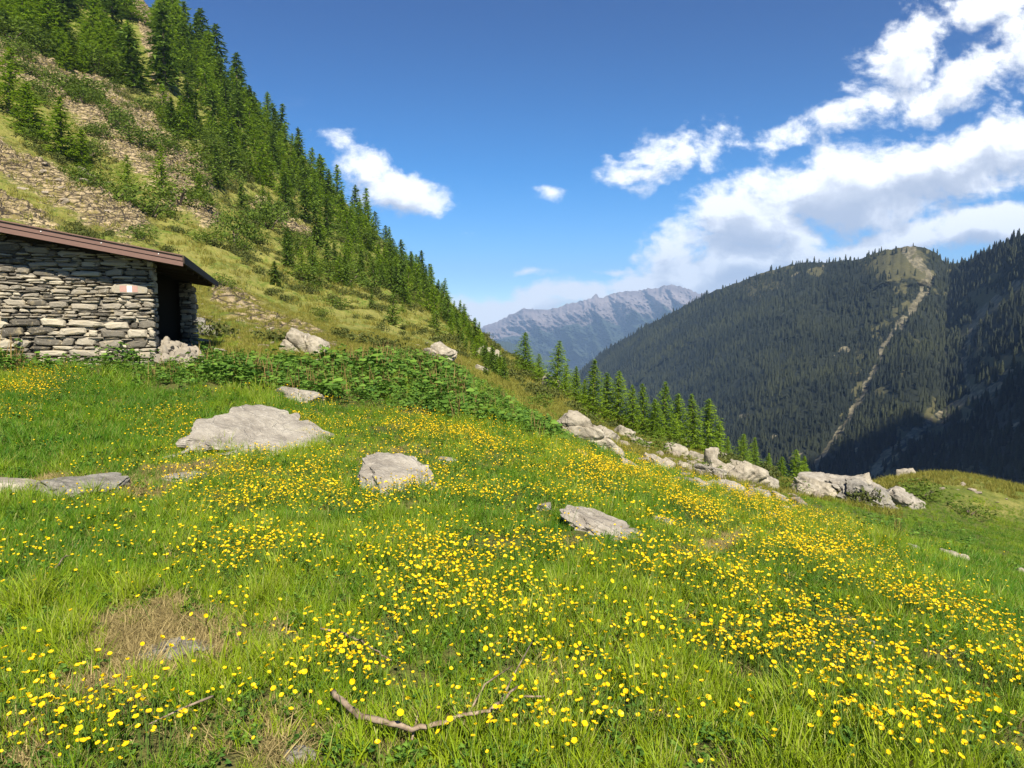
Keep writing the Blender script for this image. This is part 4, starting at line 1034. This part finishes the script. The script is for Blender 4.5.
# ------------------------------------------------------------------ the hut
def hut():
    g0 = -.43
    root = empty('stone_hut', (HUT_O.x, HUT_O.y, 0)); tag(root, 'low dry-stone hut with a brown metal roof at the left of the meadow', 'hut')
    A = Vector((HA.x, HA.y, 0)); B = Vector((HB.x, HB.y, 0)); Z = Vector((0, 0, 1))
    slope = .175; ridge = -3.9
    def under(a):  # underside of the roof at distance a along the front
        return 1.385 - slope * a - .0 if a > ridge else 1.385 - slope * ridge + slope * (a - ridge)
    zb = -1.4
    def stones(mb, orig, d, nrm, length, top, seed, thick=.10):
        r = random.Random(seed); z = zb + .6
        while z < 2.2:
            hh = r.choice((.035, .045, .055, .07, .08, .10, .13, .16)); s = -r.uniform(0, .3)
            while s < length:
                w = r.uniform(.06, .26) + hh * r.uniform(.4, 2.6); h2 = hh * r.uniform(.8, 1.15); s1 = min(s + w, length)
                s0 = max(s, 0)
                if s1 - s0 > .05 and z + h2 < top(s0) and z + h2 < top(s1):
                    g = .010; dep = thick * r.uniform(.5, 1.0); t = min(1, max(0, r.gauss(.5, .36)))
                    # rounded irregular stone: a lens of rings
                    n = 9; cx, cz = (s0 + s1) / 2, z + hh / 2 + .035 * math.sin((s0 + s1) * 1.3 + z * 2.1) + r.uniform(-.012, .012); hw, hz = (s1 - s0) / 2 - g * .5, h2 / 2 - g * .3; sk = r.uniform(-.12, .12) * hz * 2
                    rings = []
                    ph = r.uniform(0, 6.28); irr = [r.uniform(.78, 1.12) for _ in range(n)]
                    for (k, dd) in ((1.0, -.05), (1.0, dep * .45), (.86, dep * .85), (.5, dep)):
                        ring = []
                        for q in range(n):
                            a = 2 * math.pi * q / n + .13; ca, sa = math.cos(a), math.sin(a); pw = r.uniform(.3, .75)
                            xx = math.copysign(abs(ca) ** pw, ca) * hw * irr[q]; zz = math.copysign(abs(sa) ** pw, sa) * hz * irr[(q + 5) % n]
                            kk = k + r.uniform(-.04, .04)
                            ring.append(orig + d * (cx + xx * kk) + Z * (cz + zz * kk + sk * xx / max(hw, .01)) + nrm * (dd + r.uniform(-.006, .006)))
                        rings.append(ring)
                    vs = [p for rg in rings for p in rg]; fs = [(i * n + q, i * n + (q + 1) % n, (i + 1) * n + (q + 1) % n, (i + 1) * n + q) for i in range(3) for q in range(n)] + [tuple(3 * n + q for q in range(n))]
                    mb.add(vs, fs, t)
                s += w
            z += hh
    O = Vector((0, 0, 0))
    # front wall
    fw = MB(); stones(fw, O - A * 7.2, A, -B, 7.24, lambda s: under(s - 7.2) - .02, 3)
    stones(fw, O - A * 7.2 + B * .045, A, -B, 7.20, lambda s: under(s - 7.2) - .02, 33)
    w = link('front_wall', fw.mesh('front_wall'), M_WALL, root)
    core = MB(); P = []
    for a in (-7.2, ridge, -.02):
        P += [O + A * a + Z * zb + B * .03, O + A * a + Z * under(a) + B * .03, O + A * a + Z * zb + B * .5, O + A * a + Z * under(a) + B * .5]
    core.add(P, [(0, 4, 5, 1), (4, 8, 9, 5), (2, 3, 7, 6), (6, 7, 11, 10), (8, 10, 11, 9), (0, 1, 3, 2)]); link('wall_core', core.mesh('wall_core'), M_JOINT, w)
    # side wall, set back, and the corner pillar at its far end
    sw = MB(); stones(sw, O + B * .5 - A * 1.5, B, A, 5.8, lambda s: under(-1.5) - .03, 5, .07)
    stones(sw, O - A * .02 + B * .02, B, A, .5, lambda s: under(0) - .06, 15, .06)
    w2 = link('side_wall', sw.mesh('side_wall'), M_WALL, root)
    core = MB(); core.box(O + B * .52 - A * 1.95 + Z * zb, A * .42, B * 5.4, Z * (under(-1.5) - zb)); link('wall_core', core.mesh('wall_core'), M_JOINT, w2)
    # door opening in the side wall: dark plank door in a timber frame
    dr = MB()
    for k in range(6): dr.box(O + B * (1.62 + .15 * k) - A * 1.425 + Z * -.75, A * .03, B * .145, Z * 1.85, random.random())
    d = link('door', dr.mesh('door'), M_WOOD, root)
    dh = MB(); dh.tube([O + B * 1.72 - A * 1.38 + Z * .2, O + B * 1.72 - A * 1.35 + Z * .3, O + B * 1.72 - A * 1.38 + Z * .4], [.012] * 3, 6); link('handle', dh.mesh('handle'), M_JOINT, d)
    fr = MB()
    fr.box(O + B * 1.5 - A * 1.43 + Z * -.8, A * .08, B * .11, Z * 2.0); fr.box(O + B * 2.53 - A * 1.43 + Z * -.8, A * .08, B * .11, Z * 2.0); fr.box(O + B * 1.615 - A * 1.43 + Z * 1.105, A * .078, B * .91, Z * .10)
    link('door_frame', fr.mesh('door_frame'), M_WOOD, root)
    pl = MB(); pc = MB(); q0 = [O + B * 5.82 - A * .3, O + B * 5.82, O + B * 6.27, O + B * 6.27 - A * .3]; tz = [under(-.3), under(0), under(0), under(-.3)]; pc.add([v + Z * zb for v in q0] + [v + Z * (k + .01) for v, k in zip(q0, tz)], [(0, 3, 2, 1), (4, 5, 6, 7), (0, 1, 5, 4), (1, 2, 6, 5), (2, 3, 7, 6), (3, 0, 4, 7)]); plc = pc
    stones(pl, O + B * 5.8 + A * .0, B, A, .5, lambda s: under(0) - .1, 9, .16); stones(pl, O + B * 5.8 - A * .28, A, -B, .3, lambda s: under(0) - .03, 10, .08)
    spo = link('stone_pillar', pl.mesh('stone_pillar'), M_WALL, root); bw = MB(); bw.add([v + Z * zb for v in (O + B * 6.0 - A * 2.0, O + B * 6.0 - A * .28, O + B * 6.2 - A * .28, O + B * 6.2 - A * 2.0)] + [v + Z * k for v, k in zip((O + B * 6.0 - A * 2.0, O + B * 6.0 - A * .28, O + B * 6.2 - A * .28, O + B * 6.2 - A * 2.0), (under(-2.0) + .01, under(-.28) + .01, under(-.28) + .01, under(-2.0) + .01))], [(0, 3, 2, 1), (4, 5, 6, 7), (0, 1, 5, 4), (1, 2, 6, 5), (2, 3, 7, 6), (3, 0, 4, 7)]); link('porch_back_wall', bw.mesh('porch_back_wall'), M_JOINT, root); link('pillar_core', plc.mesh('pillar_core'), M_JOINT, spo)
    # roof: two sheets with folded metal edging
    t = .06; fo = .55; eo = .58; back = 6.75
    rf = MB()
    for (a0, a1) in ((ridge, eo), (ridge, -8.2)):
        z0, z1 = under(a0) + .02, under(a1) + .02
        p = [O - B * fo + A * a0 + Z * z0, O - B * fo + A * a1 + Z * z1, O + B * back + A * a1 + Z * z1, O + B * back + A * a0 + Z * z0]
        q = [v + Z * .05 for v in p]
        rf.add(p + q, [(0, 1, 2, 3), (4, 7, 6, 5), (0, 4, 5, 1), (1, 5, 6, 2), (2, 6, 7, 3), (3, 7, 4, 0)])
    rfo = link('roof_boards', rf.mesh('roof_boards'), M_WOOD, root)
    sh = MB()
    for (a0, a1) in ((ridge, eo + .03), (ridge, -8.25)):
        nrib = 26; z0, z1 = under(a0) + .075, under(a1) + .075
        # corrugated sheet: ribs run down the slope
        nb = 60; prof = [(-fo - .03 + (back + fo + .06) * i / nb, .0 if i % 2 else .022) for i in range(nb + 1)]
        vs = []; 
        for b, zz in prof:
            vs += [O + B * b + A * a0 + Z * (z0 + zz), O + B * b + A * a1 + Z * (z1 + zz), O + B * b + A * a0 + Z * (z0 + zz - .012), O + B * b + A * a1 + Z * (z1 + zz - .012)]
        fs = []
        for i in range(nb): c = 4 * i; fs += [(c, c + 1, c + 5, c + 4), (c + 2, c + 6, c + 7, c + 3), (c + 1, c + 3, c + 7, c + 5)]
        sh.add(vs, fs)
    link('roof_sheet', sh.mesh('roof_sheet'), M_ROOF, rfo)
    fa = MB()
    for (a0, a1) in ((ridge, eo + .05), (ridge, -8.27)):
        for (zo, hh, out) in ((-.075, .095, .030), (.024, .085, .046), (.113, .018, .075)):
            z0, z1 = under(a0) + zo, under(a1) + zo
            p = [O - B * (fo + out) + A * a0 + Z * z0, O - B * (fo + out) + A * a1 + Z * z1, O - B * (fo + .003) + A * a1 + Z * z1, O - B * (fo + .003) + A * a0 + Z * z0]
            q = [v + Z * hh for v in p]; fa.add(p + q, [(0, 1, 2, 3), (4, 7, 6, 5), (0, 4, 5, 1), (1, 5, 6, 2), (2, 6, 7, 3), (3, 7, 4, 0)])
    link('gable_flashing', fa.mesh('gable_flashing'), M_ROOF, root)
    ea = MB(); zE = under(eo)
    ea.box(O - B * (fo + .0) + A * (eo + .052) + Z * (zE - .03), A * .02, B * (back + fo), Z * .15); link('eave_flashing', ea.mesh('eave_flashing'), M_WOOD, root)
    for k in range(7):
        rb = MB(); b0 = -.35 + k * 1.08; p0 = O + B * b0 + A * (-.35) + Z * (under(-.35) - .09); p1 = O + B * b0 + A * (eo - .05) + Z * (under(eo - .05) - .07)
        rb.add([p0, p1, p1 + B * .08, p0 + B * .08] + [v + Z * .085 for v in (p0, p1, p1 + B * .08, p0 + B * .08)], [(0, 3, 2, 1), (4, 5, 6, 7), (0, 1, 5, 4), (1, 2, 6, 5), (2, 3, 7, 6), (3, 0, 4, 7)])
        link('rafter', rb.mesh('rafter'), M_WOOD, root)
    for k in range(6):
        a0 = eo - .35 - k * .92; bt = MB(); c0 = O - B * (fo + .044) + A * a0 + Z * (under(a0) + .068)
        bt.tube([c0, c0 - B * .014], [.011, .009], 8); link('bolt', bt.mesh('bolt'), M_WHITE, root)
    # painted trail mark: red, white, red on one stone
    px_t = (126, 292); 
    def onwall(px, py, off=.105):
        u, e = ray(px, py); n = Vector((-B.x, -B.y)); pl0 = Vector((HUT_O.x, HUT_O.y)) + n * off; dirv = Vector((float(u), 1.0)); Y = pl0.dot(n) / dirv.dot(n); return Vector((float(u) * Y - HUT_O.x, Y - HUT_O.y, float(e) * Y))
    tm = empty('trail_mark', (0, 0, 0)); tm.parent = root
    base = MB(); c = onwall(130, 289, .10); base_o = c - A * .36 - Z * .075
    n = 16; out = []
    for dd, k in ((0, 1), (.022, 1), (.03, .9)):
        for q in range(n):
            a = 2 * math.pi * q / n; ca, sa = math.cos(a), math.sin(a); out.append(c + A * (math.copysign(abs(ca) ** .35, ca) * .30 * k * (1 + .05 * math.sin(5 * q))) + Z * (math.copysign(abs(sa) ** .4, sa) * .088 * k * (1 + .12 * math.sin(3.3 * q + 1))) - B * (dd - .02))
    base.add(out, [(i * n + q, i * n + (q + 1) % n, (i + 1) * n + (q + 1) % n, (i + 1) * n + q) for i in range(2) for q in range(n)] + [tuple(2 * n + q for q in range(n))], .7)
    link('marked_stone', base.mesh('marked_stone'), M_WALL, tm)
    for nm, a0, a1, m in (('red_bar', -.17, -.055, M_RED), ('white_bar', -.05, .035, M_WHITE), ('red_bar', .04, .13, M_RED)):
        s = MB(); s.box(c + A * a0 - Z * .060 - B * .013, A * (a1 - a0), Z * .120, -B * .004); link(nm, s.mesh(nm), m, tm)
hut()
M_RUBBLE = flat('pale_rubble', (.27, .235, .18), .9)
def hut_rubble():
    r = random.Random(31); lib = [rock_mesh(700 + i, .5, .42, .3, sub=2) for i in range(5)]
    for m in lib: m.materials.append(M_RUBBLE)
    lab = 'small pale broken stone in the heap against the dark side wall of the hut'
    base = HUT_O + HA * .42 + HB * .9
    for i in range(150):
        a = r.uniform(.04, .75); b = r.uniform(-.05, 1.15); x = HUT_O.x + HA.x * a + HB.x * b; y = HUT_O.y + HA.y * a + HB.y * b
        z = float(H(x, y)); hh = max(0, .46 * (1 - (abs(b - .6) / .75) ** 2) * (1 - (a - .1) * .7))
        o = link('rubble_stone', r.choice(lib)); s = r.uniform(.12, .26); o.location = (x, y, z + hh * r.uniform(.45, 1)); o.scale = (s * r.uniform(.7, 1.3), s, s * r.uniform(.8, 1.4)); o.rotation_euler = [r.uniform(0, 3.1) for _ in range(3)]
        tag(o, lab, 'stone', 'broken stones heaped at the hut side wall')
    for (px, py, w, h, lb) in ((206, 338, 18, 11, 'dark brown flat stone stacked at the far corner of the hut'), (200, 345, 20, 7, 'flat pale stone under the dark brown one at the hut corner'), (208, 353, 26, 6, 'thin flat slab lying in leaves right of the rubble heap'), (200, 328, 12, 9, 'pale block behind the dark brown stone at the hut corner')):
        rock(px, py, w, h, lb, 'stone', mat=G_ if 'dark' in lb else S_, name='flat_stone')
hut_rubble()

# ------------------------------------------------------------------ dead wood in the foreground
def stick(pts, rad, label, name='dead_branch', side=None, n=6):
    P = []
    for px, py in pts: x, y, z = ground_at(px, py); P.append(Vector((x, y, z + .085)))
    fine = []; 
    for i in range(len(P) - 1):
        for k in range(4): t = k / 4; fine.append(P[i].lerp(P[i + 1], t) + Vector((random.uniform(-1, 1), random.uniform(-1, 1), random.uniform(-.3, 1))) * .006)
    fine.append(P[-1]); R = [rad * (1 - .65 * i / len(fine)) * random.uniform(.85, 1.15) for i in range(len(fine))]
    o0 = fine[0].copy(); root = empty(name, o0); tag(root, label, 'branch')
    mb = MB(); mb.tube([p - o0 for p in fine], R, n, jit=.12); link('main_stem', mb.mesh('main_stem', True), M_DEAD, root)
    for s in side or []:
        Q = []
        for px, py, up in s: x, y, z = ground_at(px, py); Q.append(Vector((x, y, z + .05 + up)) - o0)
        sb = MB(); sb.tube(Q, [rad * .38 * (1 - .7 * i / len(Q)) for i in range(len(Q))], 5); link('twig', sb.mesh('twig', True), M_DEAD, root)
stick([(332, 712), (355, 735), (385, 747), (412, 753), (440, 750), (462, 742), (490, 738), (505, 722), (518, 710)], .012, 'gnarled dead branch lying in the grass at the bottom centre of the photo',
      side=[[(462, 742, 0), (485, 712, .05), (512, 690, .08)], [(490, 738, 0), (515, 700, .06), (532, 675, .1)], [(518, 712, 0), (545, 718, .02)], [(412, 753, 0), (418, 735, .02), (424, 708, .03)]])
stick([(322, 646), (345, 650), (362, 660), (380, 672), (392, 678)], .006, 'thin pale dry stem arching in the grass above the gnarled branch')
stick([(215, 722), (150, 748)], .005, 'straight thin twig crossing flowers at the lower left', side=[])
stick([(56, 580), (66, 566), (72, 562)], .006, 'short bent twig in the grass at the left edge', side=[])

# ------------------------------------------------------------------ the cloud whose shadow lies on the lower right of the mountain
def shadow_cloud():
    import bmesh
    PX = np.array([[1075.0, 1076.0]]); T = np.array([[.36, .36]]); X, Y, Z = right_mountain(PX, T)[:3]
    tgt = Vector((float(X[0, 0]), float(Y[0, 0]), float(Z[0, 0]))); c = tgt + sdir * ((2150 - tgt.z) / sdir.z)
    bm = bmesh.new(); bmesh.ops.create_icosphere(bm, subdivisions=5, radius=1.0)
    for v in bm.verts:
        p = v.co.copy(); q = 1 + .5 * mnoise.fractal(p * 1.6, 1.0, 2.0, 4) + .18 * abs(mnoise.fractal(p * 5, 1.0, 2.0, 3)); v.co = Vector((p.x * q * 230, p.y * q * 190, max(p.z * q, -.25) * 110))
    me = bpy.data.meshes.new('cumulus_cloud'); bm.to_mesh(me); bm.free()
    o = link('cumulus_cloud', me, flat('cloud_white', (.86, .86, .86), 1.0)); o.location = c; tag(o, kind='stuff'); me.polygons.foreach_set('use_smooth', np.ones(len(me.polygons), bool))
    print('cloud at', c)
shadow_cloud()

# ------------------------------------------------------------------ haze
def haze():
    mb = MB(); mb.box((-13500, -300, -2100), (27000, 0, 0), (0, 17300, 0), (0, 0, 3700)); o = link('haze', mb.mesh('haze')); tag(o, kind='stuff')
    m = bpy.data.materials.new('haze_air'); m.use_nodes = True; nt = m.node_tree; nt.nodes.remove(nt.nodes['Principled BSDF'])
    v = nt.nodes.new('ShaderNodeVolumePrincipled'); v.inputs['Color'].default_value = (.42, .65, 1.0, 1); v.inputs['Density'].default_value = HAZE; v.inputs['Anisotropy'].default_value = 0.0
    nt.links.new(v.outputs[0], nt.nodes['Material Output'].inputs['Volume']); o.data.materials.append(m)
HAZE = 7.2e-5
haze()
